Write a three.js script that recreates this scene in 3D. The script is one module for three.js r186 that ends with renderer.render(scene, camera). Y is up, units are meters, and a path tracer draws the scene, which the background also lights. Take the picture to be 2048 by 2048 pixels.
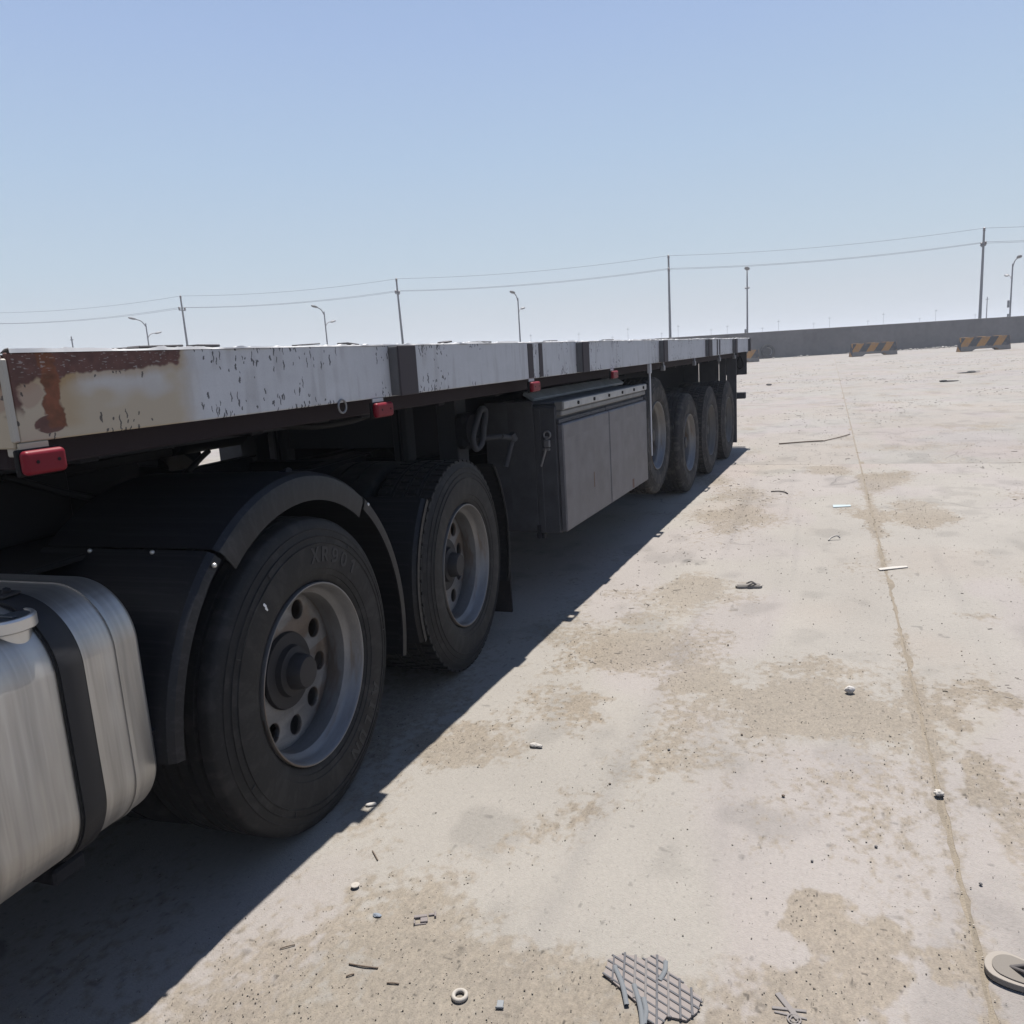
import * as THREE from 'three';
import { mergeGeometries, toCreasedNormals } from 'three/addons/utils/BufferGeometryUtils.js';
import { FontLoader } from 'three/addons/loaders/FontLoader.js';
import { TextGeometry } from 'three/addons/geometries/TextGeometry.js';
import { RoundedBoxGeometry } from 'three/addons/geometries/RoundedBoxGeometry.js';

// ------------------------------------------------------------------ camera, sky, sun, exposure
const scene = new THREE.Scene();
const camera = new THREE.PerspectiveCamera(65.5, 1, 0.05, 3000);
camera.position.set(0, 1.49, 0);
camera.up.set(-0.02212, 0.98, -0.19777);
camera.lookAt(-0.40592, 1.49 - 0.18958, -0.89403);
const renderer = new THREE.WebGLRenderer({ antialias: true });
renderer.setSize(1024, 1024);
renderer.toneMapping = THREE.LinearToneMapping;
renderer.toneMappingExposure = 2.1;
renderer.shadowMap.enabled = true;
renderer.shadowMap.type = THREE.PCFSoftShadowMap;

const SUN = new THREE.Vector3(-0.06, 1.564, -0.6).normalize();
function skyTexture() {
  const W = 512, H = 256, d = new Float32Array(W * H * 4), EXP = 2.1;
  const key = [[-90, .5, .5, .52], [0, .575, .61, .655], [3, .56, .615, .675], [6.5, .505, .61, .715], [13, .43, .56, .74], [20, .365, .49, .735], [35, .225, .34, .61], [60, .14, .235, .475], [90, .115, .20, .425]];
  for (let j = 0; j < H; j++) {
    const el = ((j + .5) / H - .5) * Math.PI, deg = el * 180 / Math.PI;
    let k = 0; while (k < key.length - 2 && deg > key[k + 1][0]) k++;
    const a = key[k], b = key[k + 1], t = Math.min(1, Math.max(0, (deg - a[0]) / (b[0] - a[0])));
    for (let i = 0; i < W; i++) {
      const az = ((i + .5) / W - .5) * 2 * Math.PI;
      const cg = Math.cos(el) * Math.cos(az) * SUN.x + Math.sin(el) * SUN.y + Math.cos(el) * Math.sin(az) * SUN.z;
      const g = Math.acos(Math.min(1, Math.max(-1, cg))) * 180 / Math.PI;
      const glow = deg > 0 ? 0.5 * Math.exp(-g / 14) : 0;
      for (let c = 0; c < 3; c++) d[(j * W + i) * 4 + c] = (a[c + 1] + (b[c + 1] - a[c + 1]) * t) / EXP * (1 + glow) + glow * .15;
      d[(j * W + i) * 4 + 3] = 1;
    }
  }
  const tx = new THREE.DataTexture(d, W, H, THREE.RGBAFormat, THREE.FloatType);
  tx.mapping = THREE.EquirectangularReflectionMapping; tx.magFilter = THREE.LinearFilter; tx.minFilter = THREE.LinearFilter; tx.needsUpdate = true;
  return tx;
}
scene.background = skyTexture();
scene.environment = scene.background;
const sun = new THREE.DirectionalLight(new THREE.Color(1, 0.945, 0.87), 5);
sun.position.copy(SUN).multiplyScalar(60).add(new THREE.Vector3(-2, 0, -8));
sun.target.position.set(-2, 0, -8); scene.add(sun.target);
sun.castShadow = true; sun.shadow.mapSize.set(4096, 4096); sun.shadow.radius = 1;
Object.assign(sun.shadow.camera, { left: -18, right: 18, top: 18, bottom: -18, near: 5, far: 130 });
scene.add(sun);

// ------------------------------------------------------------------ helpers
function rng(seed) { let a = seed >>> 0; return () => { a |= 0; a = a + 0x6D2B79F5 | 0; let t = Math.imul(a ^ a >>> 15, 1 | a); t = t + Math.imul(t ^ t >>> 7, 61 | t) ^ t; return ((t ^ t >>> 14) >>> 0) / 4294967296; }; }
const R0 = rng(7);
const PERM = new Float32Array(65536); { const r = rng(99); for (let i = 0; i < 65536; i++) PERM[i] = r(); }
function vn(x, y) {                                     // value noise, 0..1
  const xi = Math.floor(x), yi = Math.floor(y); let fx = x - xi, fy = y - yi;
  fx = fx * fx * (3 - 2 * fx); fy = fy * fy * (3 - 2 * fy);
  const X = xi & 255, X1 = (xi + 1) & 255, Y = (yi & 255) << 8, Y1 = ((yi + 1) & 255) << 8;
  const a = PERM[Y | X], b = PERM[Y | X1], c = PERM[Y1 | X], d = PERM[Y1 | X1];
  return a + (b - a) * fx + (c - a + (a - b - c + d) * fx) * fy;
}
function fbm(x, y, n = 4) { let s = 0, a = .5, t = 0; for (let i = 0; i < n; i++) { s += a * vn(x, y); t += a; x = x * 2.03 + 17.3; y = y * 2.03 + 5.7; a *= .5; } return s / t; }
const clamp = (x, a = 0, b = 1) => x < a ? a : x > b ? b : x;
const sst = (a, b, x) => { const t = clamp((x - a) / (b - a)); return t * t * (3 - 2 * t); };
const LUT = new Uint8Array(4097); for (let i = 0; i <= 4096; i++) { const l = i / 4096; LUT[i] = Math.round(255 * (l <= .0031308 ? l * 12.92 : 1.055 * Math.pow(l, 1 / 2.4) - .055)); }
function tex(w, h, fn, srgb = true) {                   // fn(u, v, out) fills linear 0..1 values
  const d = new Uint8Array(w * h * 4), o = [0, 0, 0];
  for (let j = 0; j < h; j++) for (let i = 0; i < w; i++) {
    fn((i + .5) / w, (j + .5) / h, o, i, j); const k = (j * w + i) * 4;
    for (let c = 0; c < 3; c++) d[k + c] = srgb ? LUT[(clamp(o[c]) * 4096) | 0] : clamp(o[c]) * 255;
    d[k + 3] = 255;
  }
  const t = new THREE.DataTexture(d, w, h); t.magFilter = THREE.LinearFilter; t.minFilter = THREE.LinearMipmapLinearFilter; t.generateMipmaps = true;
  if (srgb) t.colorSpace = THREE.SRGBColorSpace; t.wrapS = t.wrapT = THREE.RepeatWrapping; t.needsUpdate = true; return t;
}
const lin = (r, g, b) => new THREE.Color().setRGB(r, g, b);
const std = (c, rough = .8, metal = 0, extra = {}) => new THREE.MeshStandardMaterial({ color: lin(...c), roughness: rough, metalness: metal, ...extra });
const matt = (c, rough, spec = .3, extra = {}) => new THREE.MeshPhysicalMaterial({ color: lin(...c), roughness: rough, specularIntensity: spec, ...extra });   // dusty, weakly shining surfaces
function prep(g) { g = g.index ? g.toNonIndexed() : g; for (const k of Object.keys(g.attributes)) if (!['position', 'normal', 'uv'].includes(k)) g.deleteAttribute(k); return g; }
function mesh(name, geos, mat, parent = scene) {
  const list = (Array.isArray(geos) ? geos : [geos]).map(prep);
  const m = new THREE.Mesh(list.length > 1 ? mergeGeometries(list) : list[0], mat);
  m.name = name; m.castShadow = m.receiveShadow = true; parent.add(m); return m;
}
const taken = {};
function numbered(n) { const k = taken[n] = (taken[n] ?? -1) + 1; return k ? `${n}_${String(k).padStart(3, '0')}` : n; }
function tag(o, label, category, group) { o.name = numbered(o.name); o.userData.label = label; o.userData.category = category; if (group) o.userData.group = group; return o; }
function thing(name, label, category, [x, y, z] = [0, 0, 0], turn = 0, group) {
  const o = new THREE.Group(); o.name = name; tag(o, label, category, group); o.position.set(x, y, z); o.rotation.y = turn; scene.add(o); return o;
}
function each(name, geos, mat, parent) { geos.forEach(g => mesh(name, g, mat, parent)); }
function part(name, parent, pos = [0, 0, 0]) { const g = new THREE.Group(); g.name = name; g.position.set(...pos); parent.add(g); return g; }
// box with chamfered edges, uv in metres
function bev(x0, x1, y0, y1, z0, z1, c = .004) {
  const lo = [x0, y0, z0], hi = [x1, y1, z1], pos = [], uv = [], nor = [];
  const cen = [(x0 + x1) / 2, (y0 + y1) / 2, (z0 + z1) / 2];
  c = Math.min(c, (x1 - x0) * .45, (y1 - y0) * .45, (z1 - z0) * .45);
  const V = (s, ax) => [0, 1, 2].map(i => (s[i] > 0 ? hi[i] : lo[i]) - (i === ax ? 0 : s[i] * c));
  const A = new THREE.Vector3(), B = new THREE.Vector3(), N = new THREE.Vector3();
  function tri(a, b, d, ax) {
    A.set(b[0] - a[0], b[1] - a[1], b[2] - a[2]); B.set(d[0] - a[0], d[1] - a[1], d[2] - a[2]); N.crossVectors(A, B).normalize();
    const m = [0, 1, 2].map(i => (a[i] + b[i] + d[i]) / 3 - cen[i]);
    if (N.x * m[0] + N.y * m[1] + N.z * m[2] < 0) { [b, d] = [d, b]; N.negate(); }
    for (const p of [a, b, d]) { pos.push(...p); nor.push(N.x, N.y, N.z); uv.push(...(ax === 0 ? [-p[2], p[1]] : ax === 1 ? [p[0], -p[2]] : [p[0], p[1]])); }
  }
  for (let ax = 0; ax < 3; ax++) for (const s of [-1, 1]) {
    const o = [0, 1, 2].filter(i => i !== ax), q = [[-1, -1], [1, -1], [1, 1], [-1, 1]].map(([a, b]) => { const t = []; t[ax] = s; t[o[0]] = a; t[o[1]] = b; return V(t, ax); });
    tri(q[0], q[1], q[2], ax); tri(q[0], q[2], q[3], ax);
  }
  for (let ax = 0; ax < 3; ax++) { const [a, b] = [0, 1, 2].filter(i => i !== ax);
    for (const sa of [-1, 1]) for (const sb of [-1, 1]) { const s1 = [], s2 = []; s1[a] = s2[a] = sa; s1[b] = s2[b] = sb; s1[ax] = -1; s2[ax] = 1;
      const q = [V(s1, a), V(s2, a), V(s2, b), V(s1, b)]; tri(q[0], q[1], q[2], a); tri(q[0], q[2], q[3], a); } }
  for (const x of [-1, 1]) for (const y of [-1, 1]) for (const z of [-1, 1]) tri(V([x, y, z], 0), V([x, y, z], 1), V([x, y, z], 2), 1);
  const g = new THREE.BufferGeometry();
  g.setAttribute('position', new THREE.Float32BufferAttribute(pos, 3)); g.setAttribute('normal', new THREE.Float32BufferAttribute(nor, 3)); g.setAttribute('uv', new THREE.Float32BufferAttribute(uv, 2));
  return g;
}
function cyl(r0, r1, a, b, seg = 20) {                  // cylinder from point a to point b
  const A = new THREE.Vector3(...a), B = new THREE.Vector3(...b), d = B.clone().sub(A), L = d.length();
  const g = new THREE.CylinderGeometry(r1, r0, L, seg); g.applyQuaternion(new THREE.Quaternion().setFromUnitVectors(new THREE.Vector3(0, 1, 0), d.normalize()));
  return g.translate((A.x + B.x) / 2, (A.y + B.y) / 2, (A.z + B.z) / 2);
}
function tube(pts, r, seg = 24, rad = 8, closed = false) { return new THREE.TubeGeometry(new THREE.CatmullRomCurve3(pts.map(p => new THREE.Vector3(...p)), closed), seg, r, rad, closed); }
// profile [[x, r]...] swept round the x axis, from angle a0 to a1 (0 = +z, 90 = up)
function lathe(profile, seg = 96, a0 = 0, a1 = Math.PI * 2, crease = .6) {
  const g = new THREE.LatheGeometry(profile.map(([x, r]) => new THREE.Vector2(r, x)), seg, -a1, a1 - a0); g.rotateZ(-Math.PI / 2);
  return toCreasedNormals(g, crease);
}

// ------------------------------------------------------------------ surface textures
const BLOBS = [[-.15, -3.27, .24, .24, 1.3], [-.30, -3.24, .12, .14, .6], [-.06, -2.0, .11, .10, 1], [-.01, -1.88, .10, .09, 1], [.055, -1.79, .07, .07, 1], [-.14, -2.02, .07, .09, .8], [.165, -1.96, .06, .06, .9], [.215, -1.87, .05, .06, .8], [-.08, -1.70, .14, .07, .8],
  [-1.12, -4.67, .26, .4, .95], [-1.08, -3.65, .17, .24, .95], [-1.22, -2.95, .17, .2, .85], [-1.05, -2.9, .12, .16, .6], [-.84, -2.08, .16, .2, .6], [-1.40, -2.6, .16, .18, .8], [-1.2, -2.55, .14, .14, .6], [-.82, -5.07, .26, .3, .8], [-.62, -4.7, .12, .12, .5], [-.68, -3.42, .14, .12, .6], [-.47, -3.36, .14, .12, .6], [-.2, -3.75, .2, .14, .5],
  [.45, -2.62, .12, .28, .9], [.42, -3.55, .10, .12, .6], [.33, -3.36, .06, .06, .7], [.24, -9.4, .26, .45, 1], [-.38, -9.75, .22, .4, .9], [.1, -8.6, .15, .5, .7], [.45, -7.3, .24, .4, .9], [.05, -6.9, .1, .6, .7], [.36, -7.8, .14, .3, .7], [.53, -4.59, .10, .09, 1], [.62, -6.1, .2, .2, .6], [-.9, -7.0, .4, .5, .6], [-1.1, -5.9, .3, .6, .7], [-1.3, -8.6, .3, .6, .6],
  [-.9, -1.55, .4, .2, .55], [-1.25, -1.8, .25, .25, .55], [-.35, -1.5, .5, .16, .6], [-1.5, -2.1, .2, .2, .5]];
function sandMask(x, z, blobs) {
  const wx = x + (fbm(x * 5, z * 5, 3) - .5) * .22, wz = z + (fbm(x * 5 + 40, z * 5 + 9, 3) - .5) * .30;
  let b = 0; if (blobs) for (let k = 0; k < blobs.length; k++) { const q = blobs[k], dx = (wx - q[0]) / q[2], dz = (wz - q[1]) / q[3], d = dx * dx + dz * dz; if (d < 2.2) b += q[4] * (1 - d / 2.2); }
  if (blobs) { const dj = Math.abs(x - .357 - .0419 * z) / .055; if (dj < 1) b += .75 * (1 - dj) * sst(.25, .6, fbm(x * 2, z * 1.3 + 15, 2)); b += .34 * sst(-.45, -1.1, x) * sst(-6.5, -3.2, z) + .3 * sst(-2.0, -1.4, z); }
  const n = fbm(x * 1.7 + 3, z * 1.1, 5);
  return sst(.40, .78, b * .75 + (n - .5) * 1.7 + (fbm(x * 45, z * 38, 3) - .5) * .75 + (blobs ? .15 : .22));
}
function gcol(x, z, o, blobs, fine = 1) {
  const big = fbm(x * .35 + 11, z * .22 + 2, 3), mid = fbm(x * 3.1, z * 2.1 + 60, 4), g1 = vn(x * 160 * fine, z * 110 * fine), g2 = vn(x * 420 * fine + 9, z * 300 * fine), g3 = vn(x * 60 + 5, z * 45);
  const s = sandMask(x, z, blobs), pink = sst(.45, .7, fbm(x * .9 + 70, z * .7 + 31, 3)), lilac = sst(.48, .62, fbm(x * 1.2 + 170, z * .8 + 131, 3)), smudge = sst(.58, .76, fbm(x * 3.7 + 20, z * 2.9 + 44, 3)) * .17;
  let r = .1865, g = .1750, b = .1585; if (!blobs) { r *= .89; g *= .90; b *= .915; }
  const k = (1 - smudge) * .92 + .16 * (mid - .1) + .12 * (big - .5) + .09 * (g1 - .5) + .07 * (g2 - .5);
  r *= k * (1 + .02 * pink); g *= k * (1 - .02 * pink); b *= k * (1 - .04 * pink + .030 * lilac); r *= 1 + .01 * lilac; g *= 1 - .01 * lilac;
  const ks = .86 + .30 * (g1 - .5) + .30 * (g2 - .5) + .2 * (mid - .3) + .15 * (g3 - .5);
  const a = s * (.66 + .34 * vn(x * 2.2 + 8, z * 1.7));
  r += (.150 * ks - r) * a; g += (.127 * ks - g) * a; b += (.099 * ks - b) * a;
  const spot = vn(x * 95 * fine + 31, z * 75 * fine + 77); if (spot > .90) { const t = sst(.90, .97, spot) * (.25 + .35 * s); r *= 1 - t; g *= 1 - t; b *= 1 - t; }
  const pit = vn(x * 26 + 3, z * 22 + 50); if (pit > .93) { const t = sst(.93, .98, pit) * .3; r *= 1 - t; g *= 1 - t; b *= 1 - t; }
  const cr = Math.abs(fbm(x * .8 + 5, z * .45 + 90, 4) - .5); if (cr < .0035) { const t = (1 - cr / .0035) * .42 * sst(.4, .6, vn(x * 1.3, z * 1.1)); r *= 1 - t; g *= 1 - t; b *= 1 - t; }
  for (const [tx, w] of [[-.36, .05], [-.27, .035], [-.75, .07], [.62, .06]]) {                // rubber marks of passing wheels
    const d = Math.abs(x - tx - .02 * Math.sin(z * .9) - .05 * (z + 2)); if (d < w) { const t = .12 * (1 - d / w) * sst(.35, .7, fbm(x * 4, z * .7 + tx * 50, 3)) * (.6 + .4 * vn(x * 90, z * 8)); r *= 1 - t; g *= 1 - t; b *= 1 - t * .9; }
  }
  o[0] = r; o[1] = g; o[2] = b;
}
const bumpT = tex(1024, 1024, (u, v, o) => { const x = u * 256, y = v * 256; const h = .5 * vn(x, y) + .3 * vn(x * .25 + 9, y * .25) + .2 * vn(x * .06, y * .06); o[0] = o[1] = o[2] = h; }, false);

// rail paint with chips: u along the rail in metres, v height
function railTex(w, h, len, seed, rusty) {
  const r = rng(seed), chips = new Float32Array(w * h), n = rusty ? 260 : 620;
  for (let i = 0; i < n; i++) {
    const edge = r(), cy = edge < .42 ? h * (1 - Math.pow(r(), 2) * .35) : edge < .8 ? h * Math.pow(r(), 2) * .3 : h * r(), cx = r() * w, skip = vn(cx / w * len * 7 + seed, 4) < .42 + .25 * r(), L = (4 + 26 * r() * r()) * h / 256, W = (1.6 + (rusty ? 3 : 5.5) * r() * r()) * w / len / 1000;
    if (skip) continue;
    for (let y = -L | 0; y <= L; y++) for (let x = -W - 1 | 0; x <= W + 1; x++) {
      const px = ((cx + x + 2 * Math.sin(y * .2 + i)) | 0), py = (cy + y) | 0; if (px < 0 || px >= w || py < 0 || py >= h) continue;
      const d = (x / W) ** 2 + (y / L) ** 2 + (vn(px * .6, py * .3) - .5) * 1.4; if (d < 1) chips[py * w + px] = Math.max(chips[py * w + px], .85);
    }
  }
  return tex(w, h, (u, v, o, i, j) => {
    const X = u * len, Y = v * .187, m = fbm(X * 9 + seed, Y * 22, 4), f = vn(X * 300, Y * 300);
    const st = vn(X * 70 + seed, Y * 6);
    let c = [.385, .392, .412]; const k = .90 + .12 * m + .06 * (f - .5) + .05 * (st - .5); c = c.map(t => t * k);
    const grime = sst(.52, .75, fbm(X * 26 + 4, Y * 5 + seed, 3)) * .12; c = [c[0] * (1 - grime), c[1] * (1 - grime * 1.05), c[2] * (1 - grime * 1.15)];
    if (rusty) {                                                          // rust and bare primer at the front end
      const wob = (fbm(X * 22, Y * 40 + 3, 4) - .5) * .06, y1 = v + wob, x1 = X + wob * .6;
      const yell = sst(.55, .30, Math.abs(x1 - .2) * 1.6) * sst(.30, .6, fbm(X * 5, Y * 8 + 6, 3) + .12);
      const ye = clamp(yell * .9 + sst(.50, .40, x1) * .35); c = [c[0] + (.315 - c[0]) * ye, c[1] + (.272 - c[1]) * ye, c[2] + (.208 - c[2]) * ye];
      const thr = .66 + .10 * sst(.06, .22, x1) + .05 * sst(.3, .45, x1) + (fbm(X * 45, 7, 3) - .5) * .10, fr = sst(.14, .0, thr - y1) * sst(.5, .46, x1) * .6 + sst(.05, .0, Math.abs(x1 - .115) - .012) * sst(.05, .2, y1) * .5; c = [c[0] + (.26 - c[0]) * clamp(fr), c[1] + (.185 - c[1]) * clamp(fr), c[2] + (.10 - c[2]) * clamp(fr)];
      const top = sst(-.01, .03, y1 - thr) * sst(.468, .456, x1);
      const strip = sst(.027, .020, Math.abs(x1 - .088)) * sst(.10, .14, y1) ;
      const hook = sst(1.0, .8, ((x1 - .072) / .036) ** 2 + ((y1 - .17) / .11) ** 2);
      const edge = sst(.022, .012, x1) * sst(.3, .5, y1 + .2 * fbm(X * 30, Y * 30, 2));
      const blot = sst(1, .6, ((x1 - .035) / .03) ** 2 + ((y1 - .52) / .16) ** 2) * .55;
      const ru = clamp(Math.max(top, strip, hook, edge));
      const rn = fbm(X * 60, Y * 60, 4), rc = [.050 + .055 * rn + .07 * strip * rn, .024 + .022 * rn + .01 * strip * rn, .022 + .018 * rn - .01 * strip];
      c = c.map((t, q) => t + ([.23, .15, .12][q] - t) * blot); c = c.map((t, q) => t + (rc[q] - t) * ru * .96);
      const scr = sst(.80, .87, vn(X * 130, Y * 420)) * sst(.66, .8, y1) * ru * .6; c = c.map((t, q) => t + ([.26, .25, .24][q] - t) * scr);
      if (ru > .3) { o[0] = c[0]; o[1] = c[1]; o[2] = c[2]; return; }
    }
    const ch = chips[j * w + i]; o[0] = c[0] + (.024 - c[0]) * ch; o[1] = c[1] + (.023 - c[1]) * ch; o[2] = c[2] + (.027 - c[2]) * ch;
  });
}

const M = {
  rubber: matt([.0135, .0135, .0145], .66, .45), rubberDusty: matt([.046, .044, .043], .88, .3), plastic: matt([.0095, .010, .0125], .5, .5), flap: matt([.016, .014, .015], .85),
  chassis: matt([.015, .0155, .019], .75, .2), chassisGrey: matt([.042, .044, .050], .7, .3), steel: std([.18, .18, .19], .5, .6), rustSteel: std([.10, .055, .04], .85),
  worn: matt([.045, .039, .043], .75, .4), white: std([.38, .38, .38], .6), black: matt([.010, .010, .011], .7, .25),
  lens: new THREE.MeshPhysicalMaterial({ color: lin(.125, .003, .011), roughness: .45, specularIntensity: .4 }),
  hub: matt([.018, .017, .019], .6, .5), strap: matt([.016, .016, .018], .55, .5), capRing: std([.5, .49, .47], .4, .8), capTop: std([.03, .035, .04], .5),
};
const dustT = tex(512, 512, (u, v, o) => { const n = fbm(u * 12, v * 12, 4), f = vn(u * 190, v * 190); const k = .72 + .5 * n + .12 * (f - .5); o[0] = .80 * k; o[1] = .79 * k; o[2] = .77 * k; });
const steelRough = tex(512, 512, (u, v, o) => { o[0] = o[1] = o[2] = .42 + .3 * fbm(u * 14, v * 14, 4); }, false);
const rimT = tex(512, 512, (u, v, o) => { const n = fbm(u * 12, v * 12, 4), f = vn(u * 190, v * 190), q = sst(.5, .68, fbm(u * 7 + 5, v * 9, 4)) * .75, k = .72 + .5 * n + .12 * (f - .5); o[0] = k * (.80 - .22 * q); o[1] = k * (.79 - .36 * q); o[2] = k * (.78 - .47 * q); });
const grimeT = tex(512, 512, (u, v, o) => { const n = fbm(u * 9, v * 9, 5), f = fbm(u * 60, v * 60, 3), d = sst(.5, .75, n) * .9 + sst(.55, .8, f) * .5; o[0] = .36 + .40 * d; o[1] = .36 + .37 * d; o[2] = .37 + .33 * d; });
const grimeR = grimeT.clone(); grimeR.repeat.set(7, 2); grimeR.needsUpdate = true;
for (const [k, t] of [['rubber', grimeR], ['rubberDusty', grimeR], ['plastic', grimeR], ['flap', grimeT]]) { M[k].map = t; M[k].color.multiplyScalar(2.0); }
M.rim = std([.215, .215, .22], 1, .65, { map: rimT, roughnessMap: steelRough });
M.rimDusty = std([.13, .128, .128], .85, .2, { map: dustT });
M.box = matt([.062, .064, .074], .6, .4, { map: dustT });  // tool box paint, with the shade of its front face in the colour
M.boxDoorLit = matt([.118, .116, .130], .5, .6, { map: dustT });  // same paint made lighter, ground bounce put into the colour

// ------------------------------------------------------------------ ground
const groundT = [3, 4, 5].map(s => tex(1024, 1024, (u, v, o) => gcol(u * 9 + s * 31.7, -v * 10 - s * 57.3, o, null, .35)));
{
  const t = groundT[0].clone(); t.repeat.set(1 / 18, 1 / 20); t.needsUpdate = true;
  const g = new THREE.PlaneGeometry(2600, 2600); g.rotateX(-Math.PI / 2);
  const uv = g.attributes.uv, ps = g.attributes.position; for (let i = 0; i < uv.count; i++) uv.setXY(i, ps.getX(i), -ps.getZ(i));
  const m = mesh('ground', g, new THREE.MeshStandardMaterial({ map: t, roughness: .95 })); m.position.y = -.011; m.userData.kind = 'structure';
}
const yard = new THREE.Group(); yard.name = 'concrete_yard'; yard.userData.kind = 'structure'; yard.position.set(.357, 0, 0); yard.rotation.y = .0419; scene.add(yard);
const YARD_INV = () => { yard.updateMatrixWorld(); return yard.matrixWorld.clone().invert(); };
const SL = 10, GAP = .010;
function slabGeo(x0, x1, z0, z1, nx, nz, seed, jit) {   // top grid with worn edges and a skirt down into the joint
  const pos = [], uv = [], idx = [], cols = nx + 3, rows = nz + 3;
  for (let j = -1; j <= nz + 1; j++) for (let i = -1; i <= nx + 1; i++) {
    const I = clamp(i, 0, nx), J = clamp(j, 0, nz), skirt = (I !== i || J !== j);
    let x = x0 + (x1 - x0) * I / nx, z = z0 + (z1 - z0) * J / nz, y = (vn(x * 2.3 + seed, z * 2.3) - .5) * .003;
    if (I === 0) x += jit * Math.pow(vn(z * 22, seed), 2) * 1.5; if (I === nx) x -= jit * Math.pow(vn(z * 22 + 50, seed), 2) * 1.5;
    if (J === 0) z += jit * vn(x * 18, seed + 5); if (J === nz) z -= jit * vn(x * 18, seed + 15);
    if (skirt) y = -.03; else if (I === 0 || I === nx || J === 0 || J === nz) y -= .0025;
    pos.push(x, y, z); uv.push((x - x0) / (x1 - x0), (z1 - z) / (z1 - z0));
  }
  for (let j = 0; j < rows - 1; j++) for (let i = 0; i < cols - 1; i++) { const a = j * cols + i; idx.push(a, a + cols, a + 1, a + 1, a + cols, a + cols + 1); }
  const g = new THREE.BufferGeometry(); g.setAttribute('position', new THREE.Float32BufferAttribute(pos, 3)); g.setAttribute('uv', new THREE.Float32BufferAttribute(uv, 2)); g.setIndex(idx);
  return toCreasedNormals(g, .5);
}
{
  const ca = Math.cos(.0419), sa = Math.sin(.0419), near = {};
  for (const col of [-1, 0]) {
    near[col] = tex(2048, 2048, (u, v, o) => { const lx = col < 0 ? (u - 1) * 3.5 : u * 9, lz = -.3 - v * SL; gcol(.357 + ca * lx + sa * lz, -sa * lx + ca * lz, o, BLOBS); });
  }
  for (let row = -1; row < 6; row++) for (let col = -2; col < 2; col++) {
    const E = row <= 0 ? [-12.5, -3.5, 0, 9, 18] : [-18, -9, 0, 9, 18], xa = E[col + 2], xb = E[col + 3];
    const isNear = row === 0 && (col === -1 || col === 0), z1 = -.3 - row * SL - GAP / 2;
    const g = slabGeo(xa + GAP / 2, xb - GAP / 2, z1 - SL + GAP, z1, isNear ? 40 : 4, isNear ? 420 : row < 3 && row >= 0 ? 60 : 10, row * 7 + col * 3, isNear ? .006 : row > 0 ? .007 : .003);
    const bt = bumpT.clone(); bt.repeat.set((xb - xa) / .7, SL / .7); bt.needsUpdate = true;
    const mt = new THREE.MeshStandardMaterial({ map: isNear ? near[col] : groundT[(row * 5 + col * 2 + 21) % 3], roughness: .93 });
    if (isNear) { mt.bumpMap = bt; mt.bumpScale = .0022; }
    mesh('slab', g, mt, yard);
  }
}

mesh('joint_sand', [bev(-.05, .05, -.02, -.0036, -62, 2, .001), bev(-10, 10, -.02, -.0052, -10.35, -10.25, .001), bev(-10, 10, -.02, -.0052, -20.35, -20.25, .001), bev(-10, 10, -.02, -.0052, -30.35, -30.25, .001)], std([.175, .150, .118], .95, 0, { map: dustT, bumpMap: bumpT, bumpScale: .004 }), yard).userData.kind = 'stuff';
// boundary wall, square to the camera's heading
const FWD = new THREE.Vector3(-.41342, 0, -.91054), RGT = new THREE.Vector3(.91054, 0, -.41342), YAW = .4262;
{
  const wt = tex(1024, 128, (u, v, o) => { const X = u * 60, Y = v * 2.4; const n = fbm(X * .35, Y * .6 + 4, 4), f = fbm(X * 4, Y * 4, 3), st = vn(X * 3, Y * .4 + 20); const k = .80 + .34 * (n - .5) + .25 * (f - .5) + .14 * (st - .5); o[0] = .125 * k; o[1] = .113 * k; o[2] = .110 * k; });
  wt.repeat.set(1 / 60, 1 / 2.4);
  const wl = thing('boundary_wall', 'long grey rendered boundary wall at the back of the yard', 'wall', [FWD.x * 77 + RGT.x * 10, 0, FWD.z * 77 + RGT.z * 10], YAW);
  mesh('wall_face', bev(-95, 95, -.05, 2.41, -.15, .15, .02), new THREE.MeshStandardMaterial({ map: wt, roughness: .95 }), wl);
  mesh('coping', bev(-95, 95, 2.412, 2.48, -.18, .18, .015), std([.15, .14, .135], .9), wl);
}

// ------------------------------------------------------------------ wheels
const font = await new FontLoader().loadAsync('fonts/droid/droid_sans_bold.typeface.json');
const RT = .515;
function tyreProfile(grooves) {
  const p = [[-.262, .286], [-.275, .300], [-.295, .34], [-.305, .40], [-.302, .45], [-.292, .49], [-.281, .505], [-.272, RT - .004]];
  for (const gx of grooves) p.push([gx - .007, RT], [gx - .004, RT - .012], [gx + .004, RT - .012], [gx + .007, RT]);
  p.push([-.020, RT - .003], [-.009, .505], [-.001, .490], [.0035, .4775], [.0065, .4765], [.0065, .4735], [.0055, .4725], [.012, .4535], [.0155, .4525], [.0155, .4495], [.0125, .4485], [.016, .4305], [.0195, .4295], [.0195, .4265], [.0165, .4255], [.0185, .40], [.0175, .37], [.0150, .345], [.0125, .3435], [.009, .325], [.006, .3245], [.001, .310], [-.006, .3005], [-.014, .296]);
  return p;
}
const tyreRib = lathe(tyreProfile([-.235, -.19, -.145, -.10, -.055]), 112);
const tyreFar = lathe(tyreProfile([-.2, -.1]), 56);
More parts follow.
